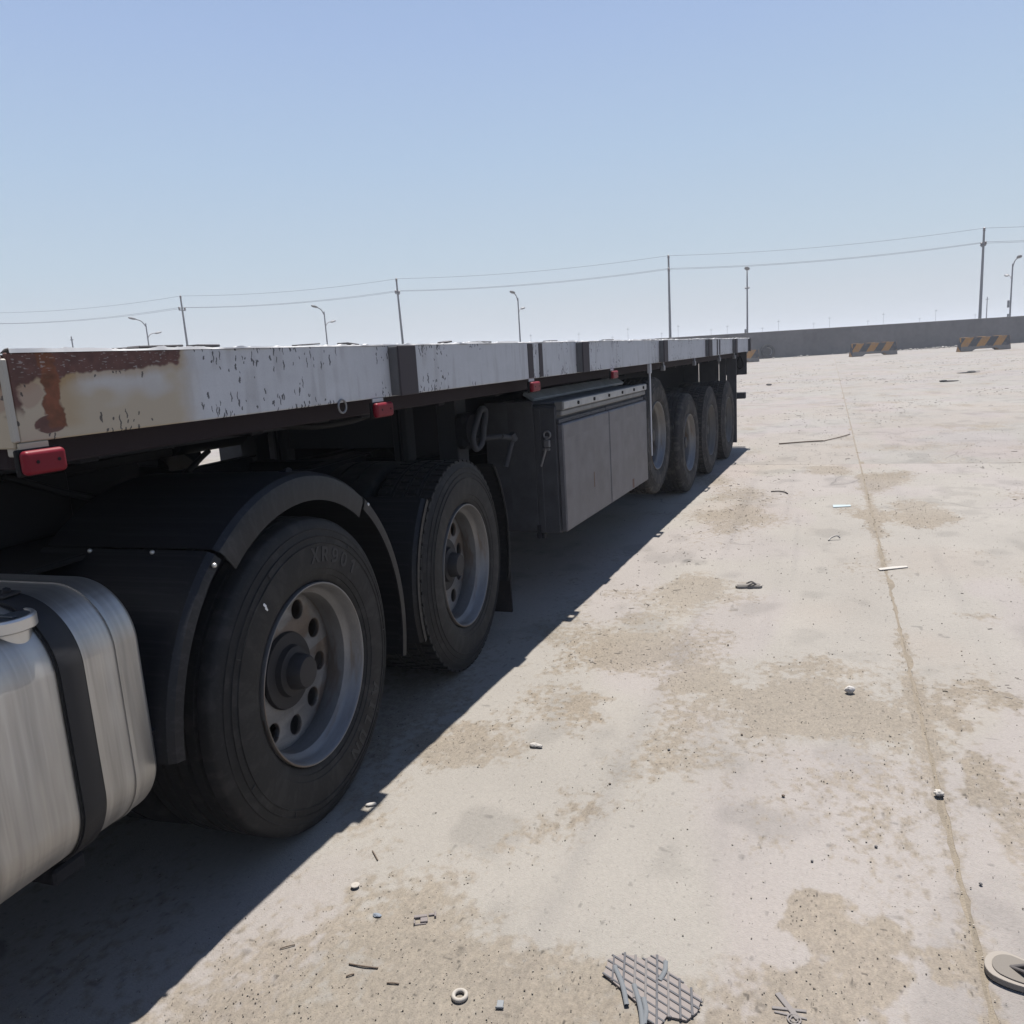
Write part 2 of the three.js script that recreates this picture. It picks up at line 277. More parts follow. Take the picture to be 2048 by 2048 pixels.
// block-tread tyre: the same carcass with shoulder and centre lugs cut by cross grooves
const tyreBlock = (() => {
  const g = [lathe(tyreProfile([-.21, -.145, -.08]).map(([x, r]) => [x, r > .503 ? Math.min(r, .507) : r]), 112)];
  const N = 60;
  for (let i = 0; i < N; i++) for (const [xa, xb, off] of [[-.008, -.068, 0], [-.09, -.137, .5], [-.153, -.2, 0], [-.222, -.283, .5]]) {
    const a = (i + off) / N * Math.PI * 2, b = bev(xb, xa, -.011, .009, -.0195, .0195, .003); b.translate(0, .506, 0); b.rotateX(a); g.push(b);
  }
  return mergeGeometries(g.map(prep));
})();
const rimBarrel = lathe([[-.012, .297], [.003, .300], [.008, .298], [.008, .294], [.001, .2885], [-.028, .285], [-.040, .276], [-.052, .264], [-.085, .2595], [-.112, .262], [-.125, .266], [-.2, .266], [-.255, .283], [-.272, .299], [-.270, .303], [-.25, .290], [-.19, .274], [-.05, .274], [-.03, .292], [-.012, .297]], 96);
function discGeo(hR, hr, n) {
  const s = new THREE.Shape(); s.absarc(0, 0, .2655, 0, Math.PI * 2); const c = new THREE.Path(); c.absarc(0, 0, .085, 0, Math.PI * 2, true); s.holes.push(c);
  for (let i = 0; i < n; i++) { const a = (i + .5) / n * Math.PI * 2, p = new THREE.Path(); p.absarc(hR * Math.cos(a), hR * Math.sin(a), hr, 0, Math.PI * 2, true); s.holes.push(p); }
  const g = new THREE.ExtrudeGeometry(s, { depth: .010, bevelEnabled: true, bevelSize: .003, bevelThickness: .003, bevelSegments: 2, curveSegments: 26 });
  g.translate(0, 0, -.005);  g.rotateY(Math.PI / 2); g.translate(-.128, 0, 0); return toCreasedNormals(g, .5);
}
const disc10 = discGeo(.207, .036, 10);
const hubGeo = (() => {
  const g = [lathe([[-.125, .01], [-.13, .128], [-.112, .13], [-.104, .126], [-.100, .088], [-.082, .082], [-.076, .062], [-.040, .056], [-.032, .050], [-.030, .001]], 40)];
  return g[0];
})();
function wheel(parent, pos, { tyre = tyreRib, rim = M.rim, rubber = M.rubber, spin = 0, flip = false, bare = false, label } = {}) {
  const w = part('wheel', parent, pos); w.rotation.set(flip ? 0 : spin, flip ? Math.PI : 0, 0); if (label) w.userData.label = label;
  mesh('tyre', tyre, rubber, w); if (!bare) { mesh('rim', [rimBarrel, disc10], rim, w); mesh('hub', hubGeo, M.hub, w); } else mesh('rim', rimBarrel, rim, w);
  return w;
}
function sidewallText(parent, text, r, size, mid, up, mat, stretch = 1.15) {       // raised moulded letters round the sidewall
  const gs = [], step = size * 1.22 / r; let a = mid - step * (text.length - 1) / 2;
  for (const ch of text) {
    const g = new TextGeometry(ch, { font, size, depth: .0026, curveSegments: 3, bevelEnabled: false }); g.computeBoundingBox(); const bb = g.boundingBox;
    g.translate(-(bb.min.x + bb.max.x) / 2, -size / 2, 0); g.scale(stretch, 1, 1); 
    g.rotateY(Math.PI / 2);                                                  // faces +x, reading direction towards -z
    g.translate(.0172, r, 0); g.rotateX(-(a - Math.PI / 2)); gs.push(g); a += step;
  }
  return mesh('lettering', gs, mat, parent);
}

// ------------------------------------------------------------------ tractor unit (rear half in view)
const truck = thing('tractor_truck', 'dark truck tractor unit with aluminium fuel tank coupled under the trailer front', 'truck', [-1.6417, 0, -1.9844], .0986);
{
  const cy = .512;
  // chassis
  const ch = part('chassis', truck);
  for (const x of [-.86, -1.64]) mesh('frame_rail', [bev(x - .04, x + .04, .99, 1.0, -2.0, 3.6), bev(x - .04, x + .04, .74, .75, -2.0, 3.6), bev(x - .006, x + .006, .752, .988, -2.0, 3.6, .001)], M.chassis, ch);
  each('cross_member', [-2.0, -.68, .75, 2.2].map(z => bev(-1.63, -.87, .78, .96, z - .04, z + .04)), M.chassis, ch);
  for (const z of [0, -1.36]) mesh('axle', [cyl(.075, .075, [-.12, cy, z], [-2.38, cy, z]), lathe([[-.2, .02], [-.14, .16], [0, .22], [.14, .16], [.2, .02]], 24).translate(-1.25, cy, z)], M.chassis, ch);
  each('spring', [-.72, -1.78].map(x => mergeGeometries([0, 1, 2, 3].map(i => bev(x - .04, x + .04, .60 + i * .018, .6182 + i * .018, -1.25 + i * .12, -.11 - i * .12)))), M.chassis, ch);
  mesh('fifth_wheel', [bev(-1.68, -.82, 1.19, 1.232, -.42, .14, .01), bev(-1.55, -.95, 1.0, 1.19, -.38, .10, .02)], M.black, ch);
  mesh('added_dark_plate', [bev(-2.1, -.42, 1.003, 1.02, -.2, 1.85, .004)], M.black, ch);  // plate added to darken the space under the trailer front
  mesh('added_view_block', [bev(-1.72, -.74, 1.022, 1.225, .16, .74, .01)], M.black, ch);  // box added to hide the sky-lit mudguard behind it
  mesh('added_side_block', [bev(-2.5, -1.86, .40, 1.12, .70, 1.75, .02)], M.black, truck);  // box added on the far side to block a bright gap
  mesh('air_tank', [cyl(.13, .13, [-1.25, .86, .35], [-1.25, .86, .7]), cyl(.13, .13, [-1.3, .86, 1.0], [-1.3, .86, 1.6])], M.chassis, ch);
  // wheels: outer and inner tyre on each side
  const w1 = wheel(truck, [0, cy, 0], { spin: .1, label: 'rib-tread drive wheel under the full arch mudguard' });
  const w2 = wheel(truck, [0, cy, -1.36], { tyre: tyreBlock, spin: .45, label: 'block-tread drive wheel with open top mudguard' });
  for (const z of [0, -1.36]) { wheel(truck, [-.335, cy, z], { tyre: tyreFar, bare: true }); wheel(truck, [-2.5, cy, z], { tyre: tyreFar, flip: true }); wheel(truck, [-2.165, cy, z], { tyre: tyreFar, flip: true, bare: true }); }
  const moulded = matt([.022, .022, .024], .6, .5);
  const t1 = sidewallText(w1, 'XR901', .392, .050, Math.PI / 2 + .50, true, moulded); t1.name = 'lettering';
  sidewallText(w1, 'AILUN', .392, .050, -Math.PI / 2 - .62, false, moulded);
  each('radial_mark', [.4, 1.0, 1.9, 2.5, 3.3, 3.9, 4.6, 5.6].map(a => bev(.0155, .0185, .433, .450, -.0012, .0012, .0003).rotateX(a)), moulded, w1);
  { const r = rng(5); mesh('chalk_mark', [0, 1, 2, 3].map(i => { const g = new THREE.IcosahedronGeometry(.004 + .003 * r(), 0); g.scale(.3, 1, .8); g.translate(.0188, .405 - i * .007, .004 * (r() - .5)); g.rotateX(.58 + .015 * (r() - .5)); return g; }), std([.6, .6, .6], .9), w1); }
  // mudguards
  const D = Math.PI / 180;
  const guard = (R, a0, a1, xin, lip, n = 40) => lathe([[xin, R], [-.05, R], [-.022, R - .004], [-.006, R - .016], [0, R - .035], [.001, R - lip], [-.005, R - lip], [-.006, R - .037], [-.011, R - .02], [-.025, R - .010], [-.05, R - .007], [xin, R - .007], [xin, R]], n, a0 * D, a1 * D, .45);
  const fd = (name, R, z, a0, a1, lip) => { const g = guard(R, a0, a1, -.60, lip); g.translate(.012, cy, z); return mesh(name, g, M.plastic, truck); };
  const f1 = fd('mudguard', .665, 0, 52, 128, .095);
  { const g = guard(.668, 129, 196, -.60, .06); g.translate(.014, cy, 0); mesh('mudguard', g, M.plastic, truck); }
  { const g = guard(.668, 2, 51, -.60, .040); g.translate(.004, cy, 0); mesh('mudguard', g, M.plastic, truck); }
  fd('mudguard', .60, -1.36, -19, 44, .012); fd('mudguard', .655, -1.36, 139, 203, .03);
  each('rivet', [[.02, 50], [.02, 130], [-.18, 50], [-.4, 50]].map(([x, a]) => { const g = new THREE.SphereGeometry(.007, 10, 6); g.translate(x - .012, 0, 0); return g.translate(0, cy + .668 * Math.sin(a * D) - (x > 0 ? .03 : -.002), .668 * Math.cos(a * D)); }), M.capRing, f1);
  each('guard_stay', [cyl(.018, .018, [-.05, cy + .66, -.05], [-.8, .9, -.05]), cyl(.018, .018, [-.05, cy + .1, .66], [-.8, .82, .66]), cyl(.018, .018, [-.05, cy + .08, -.68], [-.8, .82, -.68]), cyl(.018, .018, [-.05, cy + .35, -1.93], [-.8, .86, -1.93])], M.chassis, truck);
  for (const [z, a0] of [[0, -20], [-1.36, -20]]) { const g = guard(.66, a0, 200, -.60, .06); g.rotateY(Math.PI); g.translate(-2.512, cy, z); mesh('mudguard', g, M.plastic, truck); }
  mesh('mud_flap', [bev(-.59, .0, .06, .34, -2.01, -1.995, .003)], M.flap, truck);
  // fuel tank
  const streak = tex(512, 512, (u, v, o) => { const a = fbm(v * 92, u * 3.2, 4), b = fbm(v * 24 + 7, u * 8 + 3, 4), c = vn(v * 520, u * 28); const k = .58 + .42 * a + .22 * (b - .5) + .14 * (c - .5); o[0] = .72 * k; o[1] = .70 * k; o[2] = .675 * k; });
  const streakR = tex(512, 512, (u, v, o) => { const a = fbm(v * 80 + 11, u * 4, 4), b = fbm(v * 14, u * 10, 3); o[0] = o[1] = o[2] = .27 + .22 * a + .18 * b; }, false);
  const alu = std([.64, .64, .64], 1, .85, { map: streak, roughnessMap: streakR });
  const tk = part('fuel_tank', truck), tankUV = g => { const p = g.attributes.position, u = g.attributes.uv; for (let i = 0; i < p.count; i++) u.setXY(i, .1 + p.getY(i) * .5 - p.getX(i) * .12, p.getZ(i) * .5 - .1); return g; };
  const rr = (w, h, r) => { const s = new THREE.Shape(); s.moveTo(-w / 2 + r, -h / 2); s.lineTo(w / 2 - r, -h / 2); s.absarc(w / 2 - r, -h / 2 + r, r, -Math.PI / 2, 0); s.lineTo(w / 2, h / 2 - r); s.absarc(w / 2 - r, h / 2 - r, r, 0, Math.PI / 2); s.lineTo(-w / 2 + r, h / 2); s.absarc(-w / 2 + r, h / 2 - r, r, Math.PI / 2, Math.PI); s.lineTo(-w / 2, -h / 2 + r); s.absarc(-w / 2 + r, -h / 2 + r, r, Math.PI, 1.5 * Math.PI); return s; };
  const TX = -.367, TY = .715, TW = .65, TH = .63, tr = .16;
  { const g = new THREE.ExtrudeGeometry(rr(TW - .05, TH - .05, tr - .025), { depth: .94, bevelEnabled: true, bevelSize: .025, bevelThickness: .03, bevelSegments: 6, curveSegments: 14 }); g.translate(TX, TY, .69); mesh('tank_shell', tankUV(toCreasedNormals(g, .7)), alu, tk); }
  { const g = new THREE.ExtrudeGeometry(rr(TW + .005, TH + .005, tr), { depth: .012, bevelEnabled: false, curveSegments: 14 }); g.translate(TX, TY, .735); mesh('weld_seam', tankUV(toCreasedNormals(g, .7)), alu, tk); }
  for (const z of [.848, 1.40]) {
    const s = rr(TW + .016, TH + .016, tr + .008); const h = rr(TW + .003, TH + .003, tr); s.holes.push(h);
    const g = new THREE.ExtrudeGeometry(s, { depth: .056, bevelEnabled: true, bevelSize: .001, bevelThickness: .002, bevelSegments: 1, curveSegments: 14 }); g.translate(TX, TY, z); mesh('strap', toCreasedNormals(g, .5), M.strap, tk);
    const s2 = rr(TW + .007, TH + .007, tr + .004); s2.holes.push(rr(TW + .003, TH + .003, tr)); const g2 = new THREE.ExtrudeGeometry(s2, { depth: .072, bevelEnabled: false, curveSegments: 14 }); g2.translate(TX, TY, z - .008); mesh('strap_liner', toCreasedNormals(g2, .5), M.rubber, tk);
    mesh('bolt', [cyl(.009, .009, [-.19, 1.040, z + .028], [-.183, 1.055, z + .028], 6), bev(-.23, -.17, 1.039, 1.046, z + .004, z + .052, .002)], M.strap, tk);
    mesh('tank_bracket', [bev(-.62, -.15, .345, .385, z - .02, z + .07, .006), bev(-.68, -.62, .345, .95, z - .02, z + .07, .006)], M.chassis, tk);
  }
  { const c = part('filler_cap', tk, [-.118, .975, .945]); c.scale.setScalar(1.1); mesh('cap_neck', lathe([[-.06, .043], [.012, .043], [.012, .001]], 36, 0, Math.PI * 2, .4).rotateZ(Math.PI / 2), M.capRing, c);
    mesh('cap_ring', lathe([[.013, .052], [.016, .055], [.036, .055], [.040, .052], [.040, .046], [.036, .045], [.036, .001]], 40, 0, Math.PI * 2, .4).rotateZ(Math.PI / 2), M.capRing, c);
    mesh('cap_top', [lathe([[.036, .0448], [.0375, .044], [.0375, .001]], 36, 0, Math.PI * 2, .4).rotateZ(Math.PI / 2), bev(-.03, .03, .0375, .0415, -.006, .006, .002)], M.capTop, c); }
  // cab, in front of the camera's left edge
  { const s = new THREE.Shape(); s.moveTo(1.9, .75); s.lineTo(1.9, 3.1); s.quadraticCurveTo(1.92, 3.3, 2.2, 3.36); s.lineTo(3.4, 3.5); s.quadraticCurveTo(3.75, 3.45, 3.85, 3.1); s.lineTo(4.15, 1.9); s.lineTo(4.2, .5); s.lineTo(3.75, .5); s.absarc(3.15, .55, .6, 0, Math.PI, false); s.lineTo(2.5, .75);
    const g = new THREE.ExtrudeGeometry(s, { depth: 2.36, bevelEnabled: true, bevelSize: .05, bevelThickness: .05, bevelSegments: 3 }); g.rotateY(-Math.PI / 2); g.translate(-.07, 0, 0); mesh('cab', toCreasedNormals(g, .6), std([.32, .33, .35], .45), truck);
    wheel(truck, [-.05, cy, 3.15], {}); wheel(truck, [-2.45, cy, 3.15], { flip: true }); }
}

// ------------------------------------------------------------------ flatbed trailer
const TO = [-2.894, 0, -6.8];
const trailer = thing('flatbed_trailer', 'white flatbed semi-trailer with rusty front corner and four axles', 'trailer', TO);
const T = (...gs) => gs.flat().map(g => g.translate(-TO[0], 0, -TO[2]));
const XR = -1.622, XL = -4.144, ZF = -1.105, ZB = -12.4, YB = 1.377, YT = 1.564;
{
  const rustT = railTex(2048, 256, 1.456, 21, true), chipA = railTex(2048, 256, 2.6, 33, false);
  const setUV = (g, len, z0) => { const ps = g.attributes.position, uv = g.attributes.uv; for (let i = 0; i < uv.count; i++) uv.setXY(i, (z0 - ps.getZ(i)) / len, (ps.getY(i) - YB) / .187); return g; };
  rustT.wrapS = rustT.wrapT = THREE.ClampToEdgeWrapping;
  const rustM = new THREE.MeshPhysicalMaterial({ map: rustT, roughness: .7, specularIntensity: .5 }), chipM = new THREE.MeshPhysicalMaterial({ map: chipA, roughness: .65, specularIntensity: .6 });
  const ZM = -2.561;
  const r1 = mesh('side_rail', T(setUV(bev(XR - .012, XR, YB, YT, ZM + .0005, ZF - .002, .003), 1.456, ZF)), rustM, trailer); r1.userData.label = 'rust-stained front length of the white side rail';
  mesh('side_rail', T(setUV(bev(XR - .012, XR, YB, YT, ZB, ZM - .0005, .003), 2.6, ZM)), chipM, trailer);
  mesh('rail_flange', T(bev(XR - .075, XR - .0125, YB, YB + .01, ZB, ZF - .002, .002), bev(XR - .075, XR - .0125, YT - .012, YT - .004, ZB, ZF - .002, .002)), M.chassis, trailer);
  mesh('side_rail', T(setUV(bev(XL, XL + .012, YB, YT, ZB, ZF - .002, .003), 2.6, ZM)), chipM, trailer);
  const frontT = rustT.clone(); frontT.needsUpdate = true;
  { const g = bev(XL + .013, XR - .013, YB - .012, YT - .006, ZF - .035, ZF + .004, .003), ps = g.attributes.position, uv = g.attributes.uv; for (let i = 0; i < uv.count; i++) uv.setXY(i, .012 + .42 * clamp((XR - ps.getX(i)) / 2.5), (ps.getY(i) - YB + .012) / .2); mesh('front_beam', T(g), rustM, trailer); }
  mesh('corner_post', T(bev(XR - .05, XR + .001, YB - .03, YB - .0005, ZF - .055, ZF - .002, .003), bev(XR - .0125, XR + .003, YB + .002, YT - .012, ZF - .0015, ZF + .012, .003)), std([.28, .265, .235], .7, 0), trailer);
  mesh('rear_beam', T(bev(XL + .013, XR - .013, YB, YT - .006, ZB, ZB + .03, .003)), M.white, trailer);
  // deck planks
  for (let i = 0; i < 11; i++) { const x = XL + .014 + i * (2.472 / 11); mesh('deck_plank', T(bev(x, x + 2.472 / 11 - .006, YT - .045, YT - .003 - .004 * R0(), ZB + .031, ZF - .037, .004)), std([.17 + .05 * R0(), .15 + .03 * R0(), .12 + .03 * R0()], .9), trailer); }
  mesh('added_deck_plate', T(bev(XL + .013, XR - .0135, YT - .056, YT - .0465, ZB + .031, ZF - .037, .002)), M.chassis, trailer);  // added under the planks to stop sun streaks through their gaps
  // battered sheet edge lying along the top of the rail
  { const r = rng(12), pos = [], idx = []; let n = 0; const N = 760;
    for (let i = 0; i <= N; i++) { const z = ZF - .01 - (ZF - ZB - .02) * Math.pow(i / N, 1.35), rag = fbm(z * 7 + 3, 2, 4), h = .0028 + .005 * sst(.46, .72, rag) + .004 * sst(.55, .9, vn(z * 90, 8)) * vn(z * 300, 3), o = .002 * (vn(z * 20, 30) - .5) + .0035 * sst(.5, .8, vn(z * 12, 60));
      pos.push(XR + .001 + o, YT - .001, z, XR - .001 + o * 1.4, YT + h, z, XR - .012, YT + h * (.6 + .5 * vn(z * 40, 90)), z, XR - .03, YT - .001, z); }
    for (let i = 0; i < N; i++) for (let k = 0; k < 3; k++) { const a = i * 4 + k; idx.push(a, a + 1, a + 4, a + 1, a + 5, a + 4); }
    const g = new THREE.BufferGeometry(); g.setAttribute('position', new THREE.Float32BufferAttribute(pos, 3)); g.setAttribute('uv', new THREE.Float32BufferAttribute(new Float32Array(pos.length / 3 * 2), 2)); g.setIndex(idx);
    mesh('deck_edge', T(toCreasedNormals(g, .2)), std([.52, .52, .52], .7), trailer);
    each('torn_strip', T([[-1.40, .10], [-1.52, .14], [-1.68, .08], [-2.12, .09], [-2.35, .07], [-3.4, .14], [-4.3, .12], [-5.4, .15], [-3.05, .05]].map(([z, L], i) => { const b = bev(XR - .05, XR - .004, YT + .004, YT + .008 + .0015 * (i % 3), z - L / 2, z + L / 2, .002); const ps = b.attributes.position; for (let k = 0; k < ps.count; k++) ps.setY(k, ps.getY(k) + .0022 * Math.sin(ps.getZ(k) * 47 + i) + .0015 * Math.sin(ps.getZ(k) * 131 + i)); return b; })), std([.06, .058, .062], .9), trailer); }
  // stake pockets standing proud of the rail
  for (const [z0, z1, pr] of [[-2.555, -2.68, .046], [-4.65, -4.77, .046], [-6.77, -6.91, .046], [-8.88, -9.08, .042], [-10.78, -10.95, .042], [-12.25, -12.37, .03]]) {
    const a = .008;
    const pk = part('stake_pocket', trailer);
    mesh('pocket_plate', T(bev(XR + pr - a, XR + pr, YB + .001, YT - .004, z1, z0, .002)), M.worn, pk);
    each('pocket_cheek', T(bev(XR + .0005, XR + pr - a - .0005, YB + .003, YT - .006, z0 - a, z0, .002), bev(XR + .0005, XR + pr - a - .0005, YB + .003, YT - .006, z1, z1 + a, .002)), std([.10, .10, .106], .75, 0, { map: dustT }), pk);
  }
  each('weld_scar', T(...[[-3.89, -3.958], [-4.043, -4.094], [-9.60, -9.67], [-9.76, -9.83]].map(([a, b]) => bev(XR + .0005, XR + .0035, YB + .004, YT - .006, b, a, .001))), M.worn, trailer);
  // marker lamps
  [[-1.140, .098], [-2.467, .112], [-3.93, .11], [-5.39, .12]].forEach(([z, w], i) => {
    const p = part('marker_lamp', trailer);
    mesh('bracket', T(bev(XR - .004, XR + .0015, 1.352, YB - .0005 + .0, z - .028, z + .040, .001)), i === 0 ? std([.30, .27, .21], .7) : M.white, p);
    const g = new RoundedBoxGeometry(.024, .052, w, 4, .011); g.translate(XR + .0155, 1.335, z); mesh('lens', T(g), M.lens, p);
    const h = new RoundedBoxGeometry(.012, .058, w + .006, 3, .005); h.translate(XR - .0, 1.335, z); mesh('housing', T(h), M.black, p);
    each('screw', T(cyl(.004, .004, [XR + .027, 1.336, z - w * .28], [XR + .0285, 1.336, z - w * .28], 10), cyl(.004, .004, [XR + .027, 1.336, z + w * .22], [XR + .0285, 1.336, z + w * .22], 10)), M.black, p);
  });
  // chassis
  const ch = part('chassis', trailer);
  for (const x of [-2.45, -3.34]) mesh('main_beam', T(bev(x - .07, x + .07, 1.358, 1.374, ZB + .1, ZF - .1), bev(x - .07, x + .07, .92, .936, ZB + .1, -3.9), bev(x - .007, x + .007, .938, 1.356, ZB + .1, -3.9, .001), bev(x - .007, x + .007, 1.262, 1.356, -3.899, ZF - .1, .001), bev(x - .07, x + .07, 1.25, 1.262, -3.899, ZF - .1)), M.chassis, ch);
  mesh('side_beam', T(bev(-1.80, -1.745, 1.312, 1.372, -12.3, ZF - .05, .005)), matt([.024, .019, .023], .8, .2), ch);
  mesh('side_beam', T(bev(-4.04, -3.985, 1.312, 1.372, -12.3, ZF - .05, .005)), M.chassis, ch);
  for (let i = 0; i < 19; i++) { const z = ZF - .3 - i * .62; mesh('cross_member', T(bev(-3.98, -1.805, 1.295, 1.355, z - .03, z + .03, .004)), M.chassis, ch); }
  mesh('coupler_plate', T(bev(-3.4, -2.4, 1.2355, 1.249, -3.2, -1.35, .003)), M.chassisGrey, ch);
  mesh('gooseneck_gusset', T(bev(-2.51, -2.40, .94, 1.25, -4.0, -3.92, .01), bev(-3.39, -3.28, .94, 1.25, -4.0, -3.92, .01), bev(-3.28, -2.51, 1.02, 1.25, -3.98, -3.95, .003)), M.chassisGrey, ch);
  mesh('added_air_tank', T(cyl(.14, .14, [-2.9, 1.1, -4.2], [-2.9, 1.1, -5.0]), cyl(.14, .14, [-2.9, 1.1, -5.3], [-2.9, 1.1, -6.1])), M.chassis, ch);  // tanks added to block light coming through from the far side
  mesh('air_hose', T(tube([[-1.9, 1.33, -2.1], [-1.86, 1.29, -2.35], [-1.86, 1.285, -2.6], [-1.95, 1.30, -3.0], [-2.1, 1.29, -3.6]], .012, 30), tube([[-2.3, 1.24, -1.5], [-2.3, 1.12, -1.8], [-2.35, 1.09, -2.1], [-2.4, 1.2, -2.4]], .011, 30)), M.black, ch);
  // axles and springs
  const AX = [[-6.95, .74], [-8.33, .512], [-9.575, .512], [-10.88, .512]];
  AX.forEach(([z, y], i) => {
    mesh('axle', T(cyl(.065, .065, [-1.85, y, z], [-3.93, y, z])), M.chassis, ch);
    for (const x of [-2.45, -3.34]) { mesh('spring_hanger', T(bev(x - .05, x + .05, .72, .918, z + .58, z + .68, .01)), M.chassis, ch); mesh('spring', T(...[0, 1, 2, 3].map(k => bev(x - .04, x + .04, y + .075 + k * .02, y + .091 + k * .02, z - .55 + (3 - k) * .12, z + .55 - (3 - k) * .12, .003))), M.chassis, ch); }
    const o = i === 0 ? { rim: M.rim, rubber: M.rubberDusty, label: 'lifted front trailer wheel with silver rim' } : i === 1 ? { rim: M.rim, rubber: M.rubberDusty } : { tyre: tyreBlock, rim: M.rimDusty, rubber: M.rubberDusty };
    wheel(trailer, [-1.70 - TO[0], y, z - TO[2]], { ...o, spin: i * .7 });
    wheel(trailer, [-4.09 - TO[0], y, z - TO[2]], { tyre: tyreFar, flip: true, rubber: M.rubberDusty });
    wheel(trailer, [-2.035 - TO[0], y, z - TO[2]], { tyre: tyreFar, bare: true, rubber: M.rubberDusty }); wheel(trailer, [-3.755 - TO[0], y, z - TO[2]], { tyre: tyreFar, flip: true, bare: true, rubber: M.rubberDusty });
  });
  // landing leg and crank
  const lg = part('landing_gear', trailer);
  for (const x of [-2.19, -3.66]) mesh('leg', T(bev(x - .065, x + .065, .78, 1.37, -4.13, -4.0, .008), bev(x - .05, x + .05, .42, .80, -4.115, -4.015, .006), bev(x - .12, x + .12, .40, .42, -4.18, -3.95, .005)), M.chassisGrey, lg);
  mesh('leg_brace', T(bev(-3.6, -2.25, .88, .94, -4.09, -4.05, .004), cyl(.022, .022, [-2.2, .62, -4.07], [-3.2, 1.3, -4.4])), M.chassis, lg);
  mesh('gear_box', T(cyl(.085, .085, [-2.12, 1.10, -4.05], [-2.05, 1.10, -4.05], 28), bev(-2.13, -2.06, 1.0, 1.2, -4.13, -3.97, .02)), M.chassis, lg);
  mesh('chain_loop', T(tube([[-2.0, 1.218, -4.075], [-2.0, 1.14, -3.99], [-2.0, 1.06, -3.94], [-2.0, 1.005, -3.97], [-2.0, 1.03, -4.05], [-2.0, 1.12, -4.09], [-2.0, 1.2, -4.12]], .018, 60, 10, true)), M.chassisGrey, lg);
  mesh('crank_handle', T(cyl(.016, .016, [-2.06, 1.05, -4.07], [-1.93, 1.05, -4.17]), cyl(.016, .016, [-1.93, 1.05, -4.17], [-1.90, 1.03, -4.26]), cyl(.026, .026, [-1.905, 1.055, -4.245], [-1.895, 1.015, -4.265], 14), cyl(.015, .015, [-1.90, 1.03, -4.26], [-1.93, .87, -4.20])), M.chassisGrey, lg);
  // tool box
  const bx = part('tool_box', trailer), BF = -4.43, BB = -6.40, B0 = .425, B1 = 1.20;
  mesh('box_body', T(bev(-2.16, -1.688, B0, B1, BB, BF, .006)), M.box, bx);
  mesh('front_panel', T(bev(-2.15, -1.832, B0 + .01, B1 + .03, BF + .0005, BF + .008, .003), bev(-1.826, -1.692, B0 + .005, B1 - .01, BF + .0005, BF + .010, .003), bev(-1.800, -1.786, B0 + .01, B1 - .02, BF + .0105, BF + .014, .001)), M.box, bx);
  for (const [a, b, n] of [[-4.425, -5.345, 0], [-5.357, -6.385, 1]]) {
    const d = part('door', bx); mesh('door_panel', T(bev(-1.686, -1.645, B0 + .012, 1.09, b, a, .008)), M.boxDoorLit, d);
    mesh('door_lip', T(bev(-1.686, -1.668, 1.0905, 1.118, b, a, .004)), M.box, d);
    mesh('rust_streak', T(n ? bev(-1.6448, -1.6442, .45, .52, -5.95, -5.90, .0002) : bev(-1.6448, -1.6442, .62, .72, -4.98, -4.965, .0002)), M.rustSteel, d);
  }
  mesh('lid_strip', T(bev(-1.71, -1.655, 1.135, 1.168, BB, BF - .01, .006), bev(-1.70, -1.645, 1.170, 1.222, BB, BF - .01, .005)), std([.17, .17, .173], .6, 0, { map: dustT }), bx);
  mesh('lid_edge', T(bev(-1.6445, -1.641, 1.176, 1.218, BB + .01, BF - .02, .001)), std([.40, .395, .385], .7, 0, { map: dustT }), bx);
  mesh('lid_bolt', T(...[-4.7, -5.02, -5.35, -5.68, -6.0, -6.28].map(z => cyl(.012, .012, [-1.641, 1.197, z], [-1.633, 1.197, z], 6))), M.black, bx);
  mesh('lid', T(...[0, 1, 2, 3, 4, 5, 6].map(i => bev(-2.13, -1.715, 1.201, 1.219, BF - .30 - i * .26, BF - .06 - i * .26, .005))), std([.11, .115, .13], .55), bx);
  { const g = bev(-.012, .012, 0, .085, -1.0, 1.0, .003); g.rotateZ(1.0); g.translate(-1.90, 1.222, -5.62); mesh('slanted_board', T(g), std([.42, .45, .48], .6, 0, { map: dustT }), bx); }
  const lt = part('latch', bx); mesh('latch_ring', T(new THREE.TorusGeometry(.021, .006, 8, 20).translate(-1.742, 1.03, BF + .022)), M.steel, lt);
  mesh('padlock', T(bev(-1.765, -1.725, .955, 1.0, BF + .012, BF + .032, .005), cyl(.006, .006, [-1.745, 1.02, BF + .02], [-1.748, .99, BF + .022])), M.steel, lt);
  mesh('latch_lever', T(cyl(.008, .006, [-1.752, .95, BF + .024], [-1.79, .84, BF + .022], 10), bev(-1.772, -1.728, .935, .95, BF + .012, BF + .03, .003)), M.steel, lt);
  mesh('box_hinge', T(cyl(.012, .012, [-1.83, B0 - .03, BF + .008], [-1.83, B0 + .05, BF + .008]), bev(-1.85, -1.80, B0 - .035, B0 - .002, BF - .04, BF + .004, .003)), M.chassis, bx);
  // box added unseen on the far side to block light beneath the trailer
  mesh('tool_box', T(bev(-4.13, -3.62, .425, 1.22, -6.40, -4.22, .008)), M.box, trailer);
  each('added_gap_cylinder', T(cyl(.125, .125, [-3.76, 1.165, -3.45], [-3.76, 1.165, -4.2]), cyl(.085, .085, [-4.02, 1.0, -3.52], [-4.02, 1.0, -3.87])), M.chassis, trailer);  // cylinders added to narrow the bright gap under the deck
  mesh('added_wheel_rack', T(bev(-3.6, -2.52, .55, .60, -6.2, -4.6, .006), bev(-2.56, -2.5, .55, .93, -4.65, -4.6, .004), bev(-2.56, -2.5, .55, .93, -6.2, -6.15, .004)), M.chassis, trailer);  // rack added to stop light leaking through below the beams
